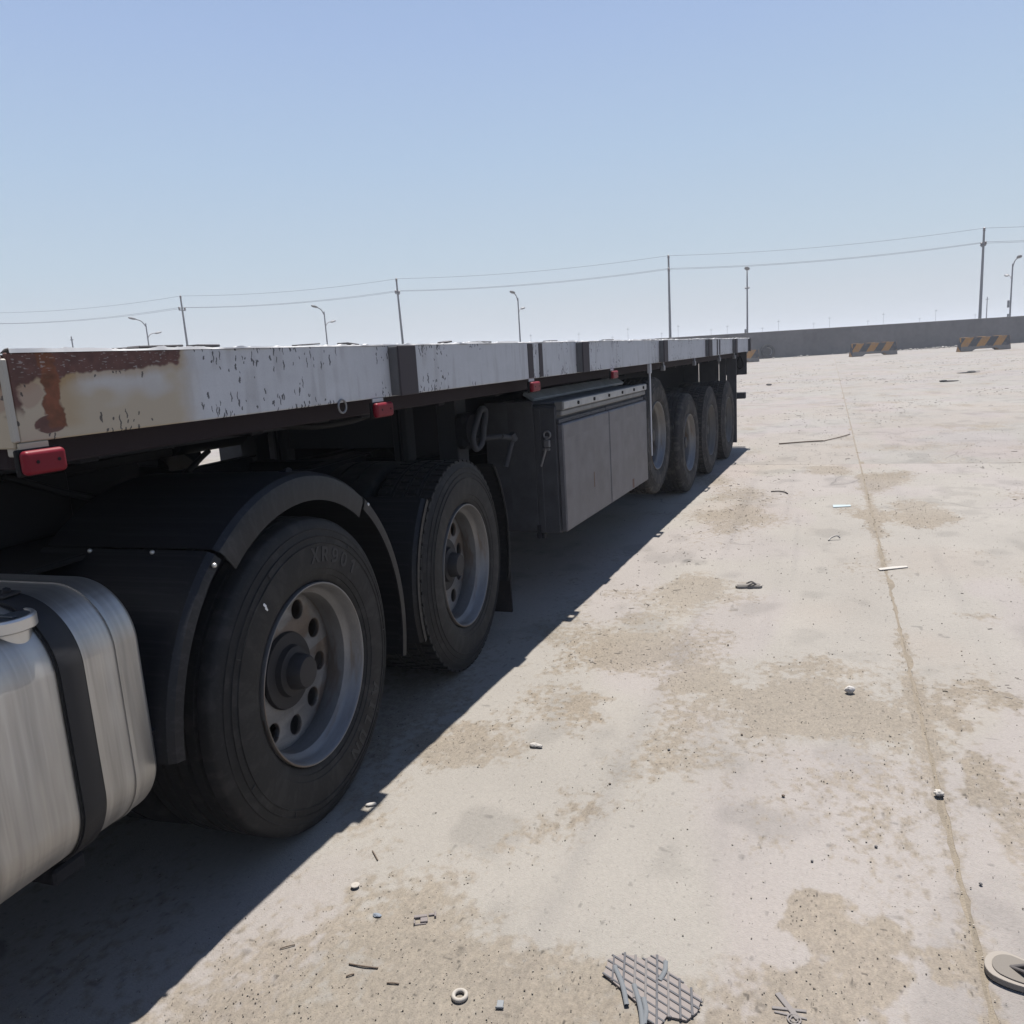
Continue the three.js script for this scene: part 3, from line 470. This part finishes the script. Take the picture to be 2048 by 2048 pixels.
  { const w = part('added_wheel', trailer); const g = tyreFar.clone(); g.rotateZ(Math.PI / 2); g.translate(-3.05, .61 + .31, -5.4); mesh('tyre', T(g), M.rubber, w); }  // wheel added as a further block against leaking light
  // hanging rod, hooks
  mesh('hanging_rod', T(cyl(.009, .007, [-1.628, 1.31, -6.452], [-1.622, .63, -6.43], 10), bev(-1.645, -1.615, 1.30, 1.376, -6.47, -6.44, .003)), std([.42, .42, .44], .5, .3), trailer);
  for (const z of [-6.95, -8.32, -9.83, -11.0]) mesh('rope_hook', T(cyl(.011, .011, [XR - .012, YB - .001, z], [XR - .012, YB - .035, z], 10), bev(XR - .03, XR + .004, YB - .075, YB - .03, z - .025, z + .025, .005)), M.steel, trailer);
  mesh('rope_ring', T(new THREE.TorusGeometry(.022, .0035, 8, 22).rotateY(Math.PI / 2).translate(XR + .002, YB - .012, -2.24)), M.steel, trailer);
  // rear guard panel, light board, underrun bar
  const rp = part('rear_panel', trailer); for (const [a, b] of [[-2.75, -2.227], [-2.22, -1.945], [-1.938, -1.842], [-1.835, -1.700]]) mesh('panel', T(bev(a, b, .115, 1.34, -11.66, -11.64, .006)), M.box, rp);  // innermost panel added to close bright slits behind the wheels
  mesh('panel_frame', T(bev(-2.22, -1.70, 1.30, 1.372, -11.70, -11.665, .004)), M.chassis, rp);
  mesh('rear_panel', T(bev(-4.08, -3.56, .115, 1.34, -11.66, -11.64, .006)), M.box, trailer);
  const lb = part('light_board', trailer); mesh('board', T(bev(-1.95, -1.652, 1.042, 1.37, -12.35, -12.32, .006), bev(-4.13, -3.85, 1.042, 1.37, -12.35, -12.32, .006)), M.chassisGrey, lb);
  mesh('tail_lamp', T(cyl(.055, .055, [-1.76, 1.2, -12.35], [-1.76, 1.2, -12.38]), cyl(.055, .055, [-4.02, 1.2, -12.35], [-4.02, 1.2, -12.38])), M.lens, lb);
  mesh('cable_coil', T(tube([[-1.78, 1.36, -12.30], [-1.72, 1.27, -12.29], [-1.70, 1.17, -12.29], [-1.75, 1.13, -12.29], [-1.79, 1.2, -12.29], [-1.76, 1.3, -12.30]], .012, 40)), M.black, lb);
  mesh('underrun_bar', T(bev(-4.12, -1.668, .69, .785, -12.37, -12.28, .008)), M.chassisGrey, trailer);
  mesh('underrun_post', T(bev(-2.5, -2.4, .785, 1.36, -12.35, -12.30, .005), bev(-3.39, -3.29, .785, 1.36, -12.35, -12.30, .005)), M.chassis, trailer);
}

// ------------------------------------------------------------------ things at the far side of the yard
{
  const stripe = tex(512, 128, (u, v, o) => {
    const X = u * 3.5, Y = v * .95, wob = (fbm(X * 4, Y * 4, 3) - .5) * .10, s = ((X - Y * .75 + 10.15 + wob * .4) / .58) % 2 < 1;
    let c = s ? [.34, .165, .035] : [.04, .039, .042]; const wear = sst(.54, .62, fbm(X * 3 + 8, Y * 5, 4)) * .55, low = sst(.34, .26, Y + wob), b = .85 + .3 * fbm(X * 9, Y * 9, 3);
    const d = clamp(wear * .5 + low); o[0] = (c[0] + (.165 - c[0]) * d) * b; o[1] = (c[1] + (.146 - c[1]) * d) * b; o[2] = (c[2] + (.13 - c[2]) * d) * b;
  });
  stripe.repeat.set(1 / 3.5, 1 / .95); const bm = new THREE.MeshStandardMaterial({ map: stripe, roughness: .9 });
  const barGeo = (() => { const s = new THREE.Shape(); s.moveTo(-1.75, 0); s.lineTo(-.95, 0); s.lineTo(-.72, .14); s.lineTo(.72, .14); s.lineTo(.95, 0); s.lineTo(1.75, 0); s.lineTo(1.72, .93); s.lineTo(-1.66, .93); s.closePath();
    const g = new THREE.ExtrudeGeometry(s, { depth: .56, bevelEnabled: true, bevelSize: .02, bevelThickness: .02, bevelSegments: 1 }); g.translate(0, 0, -.28); const ps = g.attributes.position; for (let i = 0; i < ps.count; i++) { const y = ps.getY(i); ps.setZ(i, ps.getZ(i) * (y > .25 ? 1 - .55 * (y - .25) / .7 : 1)); } g.computeVertexNormals(); g.translate(0, .02, 0); return toCreasedNormals(g, .4); })();
  for (const [x, z, t, l] of [[-9.85, -67.6, .43, 'striped concrete barrier half hidden behind the trailer rear'], [.25, -68.4, .45, 'striped concrete barrier standing alone in the middle before the wall'], [7.35, -66.0, .41, 'striped concrete barrier nearest the right edge of the yard']]) {
    const b = thing('concrete_barrier', l, 'barrier', [x, 0, z], t, 'yellow and black barriers before the wall'); mesh('barrier_block', barGeo, bm, b);
    mesh('lifting_loop', [tube([[-.7, .94, 0], [-.7, 1.03, 0], [-.6, 1.03, 0], [-.6, .94, 0]], .014, 12), tube([[.6, .94, 0], [.6, 1.03, 0], [.7, 1.03, 0], [.7, .94, 0]], .014, 12)], M.rustSteel, b);
  }
  { const c = new THREE.Vector3().addScaledVector(FWD, 76.15).addScaledVector(RGT, 25.0); const t = thing('old_tyre', 'large old tyre leaning against the grey boundary wall', 'tyre', [c.x, 0, c.z], YAW - Math.PI / 2);
    const g = tyreFar.clone().scale(1.25, 1.25, 1.25); g.rotateZ(.14); g.translate(.05, .655, 0); mesh('tyre_carcass', g, M.rubberDusty, t);
    const r = lathe([[-.34, .37], [-.03, .37], [-.02, .40], [-.05, .41]], 40).scale(1.0, 1, 1); r.rotateZ(.14); r.translate(.06, .655, 0); mesh('pale_ring', r, std([.30, .29, .28], .9), t); }  // pale ring set inside the carcass
  // power line
  const PP = [[-105.9, -71.4], [-77.85, -76.75], [-51.01, -84.0], [-20.44, -90.75], [10.33, -96.9]], H = 11.5, pm = std([.13, .13, .135], .7), im = std([.10, .08, .08], .4);
  const pl = ['power pole at the left edge of the sky', 'power pole with wide crossarm above the rusty trailer front', 'leaning power pole above the middle of the trailer', 'power pole above the four trailer wheels', 'tall power pole rising behind the boundary wall at right'];
  const arm = new THREE.Vector3(.2, 0, .98);
  PP.forEach(([x, z], i) => {
    const p = thing('power_pole', pl[i], 'power pole', [x, 0, z], 0, 'poles carrying the overhead line'); const dx = [-.1, -.12, -.25, 0, 0][i];
    mesh('pole', cyl(.17, .10, [-dx * 0, -.2, 0], [dx, H - .3, 0], 12), pm, p);
    mesh('crossarm', [bev(-.62, .62, -.05, .05, -.05, .05).rotateY(-Math.atan2(arm.z, arm.x)).translate(dx, H - 1.75, 0)], pm, p);
    for (const s of [-1, 0, 1]) mesh('insulator', lathe([[0, .02], [.02, .13], [.10, .14], [.12, .07], [.17, .12], [.30, .12], [.36, .04]], 10).rotateZ(Math.PI / 2).translate(dx + arm.x * s * .56, s ? H - 1.7 : H - .3, arm.z * s * .56), im, p);
  });
  const wires = [[0, 'topmost cable of the overhead power line', H - .02], [1, 'lower cable of the overhead line on the near crossarm end', H - 1.42], [-1, 'lower cable of the overhead line on the far crossarm end', H - 1.42]];
  const ext = [[-134, -66], ...PP, [41, -103]];
  for (const [s, l, y] of wires) {
    const gs = []; for (let i = 0; i < ext.length - 1; i++) { const a = ext[i], b = ext[i + 1], pts = []; for (let k = 0; k <= 12; k++) { const t = k / 12; pts.push([a[0] + (b[0] - a[0]) * t + arm.x * s * .56, y - 1.9 * t * (1 - t), a[1] + (b[1] - a[1]) * t + arm.z * s * .56]); } gs.push(tube(pts, .016, 24, 5)); }
    const w = mesh('power_cable', gs, std([.07, .07, .075], .7)); tag(w, l, 'cable', 'cables of the overhead line');
  }
  // street lamps: a long upper arm towards the yard, a short lower one away from it
  const lm = std([.15, .15, .16], .6, .3), ld = new THREE.Vector3(.13, 0, .99);
  const lamps = [[-119.5, -68.5, 8.3, 'street lamp peeping in at the left edge'], [-82.6, -75.07, 8.5, 'double-arm street lamp left of the wide crossarm pole'], [-61.6, -83.36, 8.5, 'double-arm street lamp between the two left power poles'], [-38.6, -90.5, 8.5, 'double-arm street lamp left of the trailer tool box'], [-11.96, -89.86, 8.5, 'street lamp seen end on above the trailer rear'], [14.53, -108.4, 8.5, 'street lamp with junction box at the right edge']];
  lamps.forEach(([x, z, h, l], i) => {
    const p = thing('street_lamp', l, 'street lamp', [x, 0, z], 0, 'street lamps beyond the wall');
    mesh('pole', cyl(.11, .07, [0, -.2, 0], [0, h, 0], 12), lm, p);
    const arms = [[1, h - .25, 1.9, .75], [-1, h - 1.6, 1.7, .45]];
    for (const [s, y, L, up] of arms) {
      mesh('arm', tube([[0, y - .2, 0], [ld.x * s * L * .35, y + up * .6, ld.z * s * L * .35], [ld.x * s * L, y + up, ld.z * s * L]], .06, 12, 6), lm, p);
      const g = new THREE.SphereGeometry(1, 14, 8); g.scale(.27, .13, .58); g.rotateX(s * -.18); g.translate(ld.x * s * (L + .3), y + up + .03, ld.z * s * (L + .3)); mesh('lamp_head', g, std([.11, .112, .118], .6), p);
    }
    if (i >= 4) mesh('junction_box', [bev(-.28, -.12, 2.45, 3.0, -.12, .12, .01), ...(i === 5 ? [bev(-.32, -.12, 3.7, 4.5, -.15, .15, .01)] : [])], lm, p);
  });
  for (const [x, z, h, l] of [[-97.9, -76.36, 7.9, 'bare short mast above the rusty trailer corner'], [20.86, -185.2, 7.6, 'thin distant mast beside the right power pole']]) { const p = mesh('mast', [cyl(.12, .08, [0, -.2, 0], [0, h, 0], 8), bev(-.3, .3, h - .5, h - .4, -.05, .05, .01)], lm); p.position.set(x, 0, z); tag(p, l, 'mast'); }
  // faint masts on the horizon
  const far = [[-114.1, -277.7, 9.7], [-98, -285, 9.2], [-86.7, -290, 7.2], [-81.5, -292.5, 9.9], [-70.2, -297.6, 7.4], [-64.6, -300, 9.7], [-53.5, -305, 7.7], [-48.1, -307.6, 8.6], [-36.3, -313, 7], [-30.9, -315.5, 9.3], [-19, -320.8, 7.6], [-13.7, -323.3, 9.4], [-.8, -329, 7.3], [4.4, -331.5, 9.6], [16.6, -337, 7], [22, -339.5, 9.7], [35.3, -345.5, 7.2]];
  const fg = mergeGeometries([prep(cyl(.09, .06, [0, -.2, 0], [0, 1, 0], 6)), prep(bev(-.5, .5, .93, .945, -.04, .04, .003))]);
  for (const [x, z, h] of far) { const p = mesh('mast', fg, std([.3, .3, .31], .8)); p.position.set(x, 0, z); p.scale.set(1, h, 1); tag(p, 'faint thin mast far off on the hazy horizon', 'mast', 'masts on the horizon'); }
}

// ------------------------------------------------------------------ litter on the concrete
function solePts(L, W) { const s = new THREE.Shape(); s.moveTo(-L / 2, 0); s.bezierCurveTo(-L / 2, W * .48, -L * .3, W * .45, -L * .1, W * .36); s.bezierCurveTo(L * .1, W * .34, L * .2, W * .6, L * .38, W * .5); s.bezierCurveTo(L * .52, W * .35, L * .52, -W * .35, L * .36, -W * .48); s.bezierCurveTo(L * .2, -W * .52, 0, -W * .34, -L * .1, -W * .36); s.bezierCurveTo(-L * .3, -W * .45, -L / 2, -W * .48, -L / 2, 0); return s; }
function flat(shape, t, bevel = .002) { const g = new THREE.ExtrudeGeometry(shape, { depth: t, bevelEnabled: bevel > 0, bevelSize: bevel, bevelThickness: bevel, bevelSegments: 2, curveSegments: 12 }); g.rotateX(-Math.PI / 2); g.translate(0, bevel, 0); return g; }
function blob(seed, sx, sy, sz, det = 2, rough = .35) { const g = new THREE.IcosahedronGeometry(1, det), p = g.attributes.position, m = {}; const v = new THREE.Vector3(); for (let i = 0; i < p.count; i++) { v.fromBufferAttribute(p, i); const k = 1 - rough * .5 + rough * fbm(v.x * 1.6 + seed * 7.1 + 20, v.y * 1.6 + v.z * 1.9 + seed * 3 + 20, 3); p.setXYZ(i, v.x * k * sx, v.y * k * sy, v.z * k * sz); } g.computeVertexNormals(); g.computeBoundingBox(); g.translate(0, -g.boundingBox.min.y, 0); return g; }
{
  for (const [x, z, t, l, c, s] of [[.405, -1.905, 2.79, 'worn beige flip-flop sandal lying at the right edge of the concrete', [.19, .172, .152], 1], [-.653, -4.933, .30, 'worn sandal sole lying on the sand left of the joint', [.19, .175, .16], .62]]) {
    const o = thing('sandal', l, 'sandal', [x, .001, z], t, 'discarded sandals'); mesh('sole', flat(solePts(.26 * s, .098 * s), .012), std(c, .9), o); mesh('foot_bed', flat(solePts(.235 * s, .078 * s), .001, .0008).translate(-.002, .0165, 0), std(c.map(q => q * .62), .95), o);
    mesh('strap', [tube([[.075 * s, .016, .0], [.03 * s, .03, .02], [-.02 * s, .017, .042 * s]], .005, 14), tube([[.075 * s, .016, .0], [.03 * s, .03, -.02], [-.02 * s, .017, -.042 * s]], .005, 14)], std([.05, .045, .045], .8), o);
  }
  // shed piece of tyre tread: ribs over a worn sheet
  const tr = thing('tread_fragment', 'broken grey piece of tyre tread with diamond ribs near the bottom edge', 'tyre fragment', [-.455, .001, -1.605], -.32);
  { const r = rng(3), out = [[-.118, -.012], [-.10, -.045], [-.072, -.062], [-.05, -.06], [-.03, -.098], [-.004, -.10], [.004, -.066], [.05, -.064], [.085, -.05], [.125, -.042], [.135, .0], [.128, .03], [.10, .042], [.085, .052], [.09, .085], [.055, .088], [.035, .06], [-.01, .052], [-.05, .045], [-.10, .036], [-.105, .012]];
    const s = new THREE.Shape(); out.forEach(([a, b], i) => { const q = [a + .006 * (r() - .5), -b + .006 * (r() - .5)]; i ? s.lineTo(...q) : s.moveTo(...q); }); s.closePath();
    mesh('tread_sheet', flat(s, .003, .001), std([.150, .133, .127], .95), tr);
    const inside = (x, z) => { let c = false; for (let i = 0, j = out.length - 1; i < out.length; j = i++) { const [xi, zi] = out[i], [xj, zj] = out[j]; if ((zi > z) !== (zj > z) && x < (xj - xi) * (z - zi) / (zj - zi) + xi) c = !c; } return c; };
    for (const [dir, st] of [[.06, .0205], [1.02, .0265]]) for (let k = -9; k <= 9; k++) {
      const cx = -Math.sin(dir) * k * st, cz = Math.cos(dir) * k * st; let a = null, b = null;
      for (let t = -.18; t <= .18; t += .003) if (inside(cx + Math.cos(dir) * t, cz + Math.sin(dir) * t)) { if (a === null) a = t; b = t; } else if (a !== null) break;
      if (a === null || b - a < .012) continue;
      const w = .0019 + .0010 * r(), g = bev(a - .008 * r(), b + .010 * r(), .004, .0062 + .0015 * r() + (dir > .5 ? .0012 : 0), -w, w, .0008); g.rotateY(-dir); g.translate(cx, 0, cz); mesh('rib', g, std(r() > .3 ? [.058, .059, .066] : [.10, .094, .094], .85), tr);
    }
    each('cord_strand', [[-.09, .0, .0, .08], [-.02, .02, .07, .12], [.0, -.09, .02, -.03], [.02, .04, .06, .10]].map(([a, b, c, d]) => tube([[a, .012, b], [(a + c) / 2 + .006, .016, (b + d) / 2], [c, .010, d]], .0065, 12, 6).scale(1, .5, 1)), std([.085, .094, .104], .8), tr); }
  const put = (name, label, cat, geo, mat, x, z, turn = 0, grp) => { const m = mesh(name, geo, mat); m.position.set(x, .0003, z); m.rotation.y = turn; return tag(m, label, cat, grp); };
  const wh = std([.29, .275, .255], .85), pale = std([.25, .232, .208], .85), grey = std([.07, .068, .07], .85), twig = std([.085, .064, .048], .95);
  put('plastic_scrap', 'crumpled white plastic scrap near the shadow edge by the drive wheels', 'plastic scrap', [blob(1, .022, .008, .011, 2, .9), blob(2, .014, .006, .008, 2, .9).translate(.018, 0, .004)], wh, -1.156, -2.627, .2);
  put('cardboard_strip', 'thin white strip lying across the concrete joint', 'paper strip', flat((() => { const s = new THREE.Shape(); s.moveTo(-.1, -.022); s.lineTo(.095, -.018); s.lineTo(.105, .012); s.lineTo(.02, .024); s.lineTo(-.09, .016); s.closePath(); return s; })(), .004, .001), wh, .167, -5.546, .55);
  put('white_stone', 'white lump of stone on the brown sand patch', 'stone', blob(3, .021, .017, .015, 2, .5), std([.36, .345, .33], .85), -.044, -3.463, .5);
  put('paper_scrap', 'small crumpled white paper on the concrete joint', 'paper scrap', [blob(5, .014, .009, .012, 2, 1.1), blob(6, .008, .006, .008, 1, 1.0).translate(.013, 0, .004)], wh, .238, -2.708, 1);
  put('plastic_sheet', 'flat pale blue plastic piece beyond the joint', 'plastic scrap', flat((() => { const s = new THREE.Shape(); s.moveTo(-.085, -.05); s.lineTo(.07, -.035); s.lineTo(.085, .03); s.lineTo(-.06, .055); s.closePath(); return s; })(), .004, .001), std([.22, .27, .29], .6), -.2, -7.62, .3);
  put('rubber_ring', 'pale rubber ring lying near the bottom edge', 'ring', new THREE.TorusGeometry(.0155, .0052, 12, 32).rotateX(Math.PI / 2).scale(1, 1.1, 1).translate(0, .0055, 0), pale, -.86, -1.421);
  put('bottle_cap', 'round pale bottle cap on the sunlit concrete below the front wheel', 'bottle cap', lathe([[0, .001], [.006, .0125], [.009, .013], [.010, .0115], [.010, .001]], 28, 0, 6.2832, .4).rotateZ(Math.PI / 2), pale, -1.339, -1.68);
  put('plastic_fragment', 'stepped grey plastic fragment lying in the sand', 'plastic scrap', [bev(-.03, .006, .001, .008, -.014, -.004, .001), bev(-.012, .008, .001, .007, -.003, .014, .001), bev(.010, .03, .001, .006, -.018, -.010, .001), bev(.026, .031, .001, .009, -.02, .0, .001), bev(-.03, -.026, .001, .009, .004, .02, .001), bev(-.03, .004, .001, .004, .016, .02, .001)], std([.13, .115, .112], .9), -1.075, -1.628, .5);
  put('plastic_chip', 'small bluish grey chip left of the stepped fragment', 'plastic scrap', blob(8, .012, .004, .007, 1, .8), std([.12, .14, .17], .8), -1.208, -1.596);
  put('plastic_shard', 'pointed grey shard between the rubber ring and tread piece', 'plastic scrap', [bev(-.008, .008, .001, .004, -.014, .01, .001), bev(-.01, .01, .001, .007, .008, .011, .001)], std([.14, .15, .16], .85), -.759, -1.431, .3);
  const stick = (l, a, b, r, bend = 0) => { const x = (a[0] + b[0]) / 2, z = (a[1] + b[1]) / 2; const m = mesh('twig', tube([[a[0] - x, r, a[1] - z], [bend, r * 1.6, bend], [b[0] - x, r, b[1] - z]], r, 10, 6), twig); m.position.set(x, .001, z); return tag(m, l, 'twig', 'twigs and sticks on the concrete'); };
  stick('longest dry twig in the foreground near the bottom edge', [-1.177, -1.418], [-1.098, -1.431], .0022, .002);
  stick('short dark twig just below the longest foreground twig', [-1.159, -1.38], [-1.144, -1.394], .002);
  stick('thin twig left of the longest foreground twig', [-1.384, -1.401], [-1.355, -1.427], .0017);
  stick('pale thin twig beside the front wheel shadow edge', [-1.389, -1.845], [-1.346, -1.809], .002);
  stick('little dark twig right of the longest foreground twig', [-1.05, -1.397], [-1.02, -1.405], .002);
  stick('long stick lying beyond the trailer shadow corner', [-1.19, -12.29], [-.6, -12.6], .010, .02);
  stick('thin bent stick reaching the joint beyond the shadow corner', [-.6, -12.6], [-.25, -13.47], .007, .03);
  put('wire_piece', 'curved piece of dark wire near the trailer shadow', 'wire', tube([[-.09, .006, -.05], [-.02, .012, -.045], [.05, .01, 0], [.08, .006, .06]], .006, 18, 6), M.black, -.79, -8.25);
  put('plastic_curl', 'small white curl of plastic beyond the shadow', 'plastic scrap', tube([[-.03, .004, .03], [-.01, .02, 0], [.03, .03, -.02], [.05, .012, -.02]], .006, 14, 6), wh, -.22, -6.29);
  put('broken_disc', 'broken round plate with crossed slats at the bottom edge', 'plastic scrap', [new THREE.TorusGeometry(.014, .002, 8, 24).rotateX(Math.PI / 2).scale(1, .6, 1).translate(0, .003, .02), new THREE.TorusGeometry(.008, .0015, 8, 20).rotateX(Math.PI / 2).scale(1, .6, 1).translate(0, .003, .02), bev(-.045, .03, .0005, .003, -.012, -.004, .001), bev(-.007, .007, .0005, .0035, -.06, .02, .001).rotateY(.5), bev(-.04, .03, .0005, .0025, .006, .012, .001).rotateY(-.15)], std([.125, .115, .112], .85), -.125, -1.64, .2);
  put('foam_scrap', 'white foam scrap on the shadow edge beside the front wheel', 'plastic scrap', blob(11, .018, .005, .008, 2, .7), wh, -1.542, -2.066, .6);
  put('rag', 'dark flat rag far off at the right of the yard', 'rag', [blob(14, .34, .02, .05, 2, .9), blob(24, .16, .035, .05, 2, .9).translate(.1, 0, -.05)], std([.05, .05, .05], .95), 3.2, -32.5, .3);
  put('tyre_strip', 'dark strip of rubber lying far off right of the joint', 'rubber strip', [blob(15, .26, .02, .04, 2, .8), blob(25, .12, .03, .035, 2, .8).translate(-.16, 0, .03)], std([.05, .05, .05], .95), 2.2, -27.4, .2);
  put('dark_lump', 'dark lump on the concrete just behind the trailer', 'stone', blob(16, .09, .03, .06, 2, .8), grey, -3.2, -29.5);
  // loose stones that can be told apart
  { const r = rng(61), spots = [[1600, .012, -.23, -2.55], [0, .011, -.66, -2.75], [0, .010, -.42, -2.95], [0, .010, .05, -2.35], [0, .011, -.62, -3.9], [0, .009, -.12, -2.22], [0, .009, -.8, -2.45], [0, .010, .31, -2.26]];
    spots.forEach(([, s, x, z], i) => put('dark_pebble', 'single dark pebble lying loose on the pale concrete', 'pebble', blob(30 + i, s * .5, s * .35, s * .45, 1, .5), i % 2 ? grey : twig, x, z, r() * 6, 'larger dark pebbles')); }
  // fine gravel and grit
  const gr = rng(404), stone = blob(9, 1, .7, .9, 1, .5), dark = [], light = [];
  const tryPut = (list, x, z, s) => list.push([x, z, s]);
  for (let i = 0; i < 60000 && dark.length + light.length < 15000; i++) {
    const z = -1.0 - 13 * Math.pow(gr(), 2.2), x = -2.2 + gr() * 3.9 * clamp(.8 + -z * .06, .8, 1.4); const m = sandMask(x, z, BLOBS);
    if (gr() > .16 + .84 * m) continue; const s = (.0007 + .0016 * Math.pow(gr(), 4)) * clamp(.75 - z * .16, .9, 2.4);
    tryPut(gr() < .62 ? dark : light, x, z, s);
  }
  for (const [name, list, c, l] of [['dark_gravel', dark, [.085, .072, .060], 'scattered dark grit on the concrete'], ['pale_gravel', light, [.21, .19, .162], 'scattered pale grit on the concrete']]) {
    const im = new THREE.InstancedMesh(prep(stone), std(c, .95), list.length), q = new THREE.Object3D(), col = new THREE.Color();
    list.forEach(([x, z, s], i) => { q.position.set(x, .0005, z); q.rotation.set(0, gr() * 6.28, 0); q.scale.set(s * (.8 + .6 * gr()), s, s * (.8 + .6 * gr())); q.updateMatrix(); im.setMatrixAt(i, q.matrix); const k = .6 + .8 * gr(); im.setColorAt(i, col.setRGB(k, k, k)); });
    im.name = name; im.castShadow = im.receiveShadow = true; im.userData = { kind: 'stuff', label: l, category: 'gravel' }; scene.add(im);
  }
  { const list = []; const bits = prep(bev(-1, 1, 0, .25, -.35, .35, .05));
    for (let i = 0; i < 60000 && list.length < 5200; i++) { const z = -3.5 - 52 * Math.pow(gr(), 1.6), x = z * .28 - .4 + gr() * (-z * .46 + 1.2); if (x < -1.45 && z > -12.6) continue;
      const cl = fbm(x * .7 + 33, z * .35 + 12, 4); if (gr() > Math.pow(sst(.42, .68, cl), 1.5) + .02) continue; list.push([x, z, (.0018 + .006 * Math.pow(gr(), 3)) * clamp(.7 - z * .11, 1, 4.2)]); }
    const im = new THREE.InstancedMesh(bits, std([.10, .088, .076], .95), list.length), q = new THREE.Object3D(), col = new THREE.Color();
    list.forEach(([x, z, s], i) => { q.position.set(x, .0005, z); q.rotation.set(0, gr() * 6, 0); q.scale.set(s * (.6 + 2.4 * gr() * gr()), s * (.5 + gr()), s * (.6 + gr())); q.updateMatrix(); im.setMatrixAt(i, q.matrix); const k = .5 + 1.3 * gr(); im.setColorAt(i, col.setRGB(k, k, k)); });
    im.name = 'litter_chips'; im.castShadow = im.receiveShadow = true; im.userData = { kind: 'stuff', label: 'chips of bark, plastic and dirt strewn over the yard', category: 'litter' }; scene.add(im); }
  // rubble along the foot of the wall
  { const list = []; for (let i = 0; i < 260; i++) { const a = gr() < .7 ? 37 + gr() * 9 : 22 + gr() * 40, dd = 75.6 - Math.pow(gr(), 2) * 3; list.push([FWD.x * dd + RGT.x * a, FWD.z * dd + RGT.z * a, .03 + .11 * Math.pow(gr(), 3)]); }
    const im = new THREE.InstancedMesh(prep(stone), std([.25, .232, .21], .95), list.length), q = new THREE.Object3D(); list.forEach(([x, z, s], i) => { q.position.set(x, 0, z); q.rotation.set(0, gr() * 6, 0); q.scale.set(s * 1.3, s * .8, s); q.updateMatrix(); im.setMatrixAt(i, q.matrix); });
    im.name = 'rubble'; im.castShadow = im.receiveShadow = true; im.userData = { kind: 'stuff', label: 'pale rubble along the foot of the wall', category: 'rubble' }; scene.add(im); }
}
scene.fog = new THREE.FogExp2(0xd8dde6, 0.0012);
renderer.render(scene, camera);
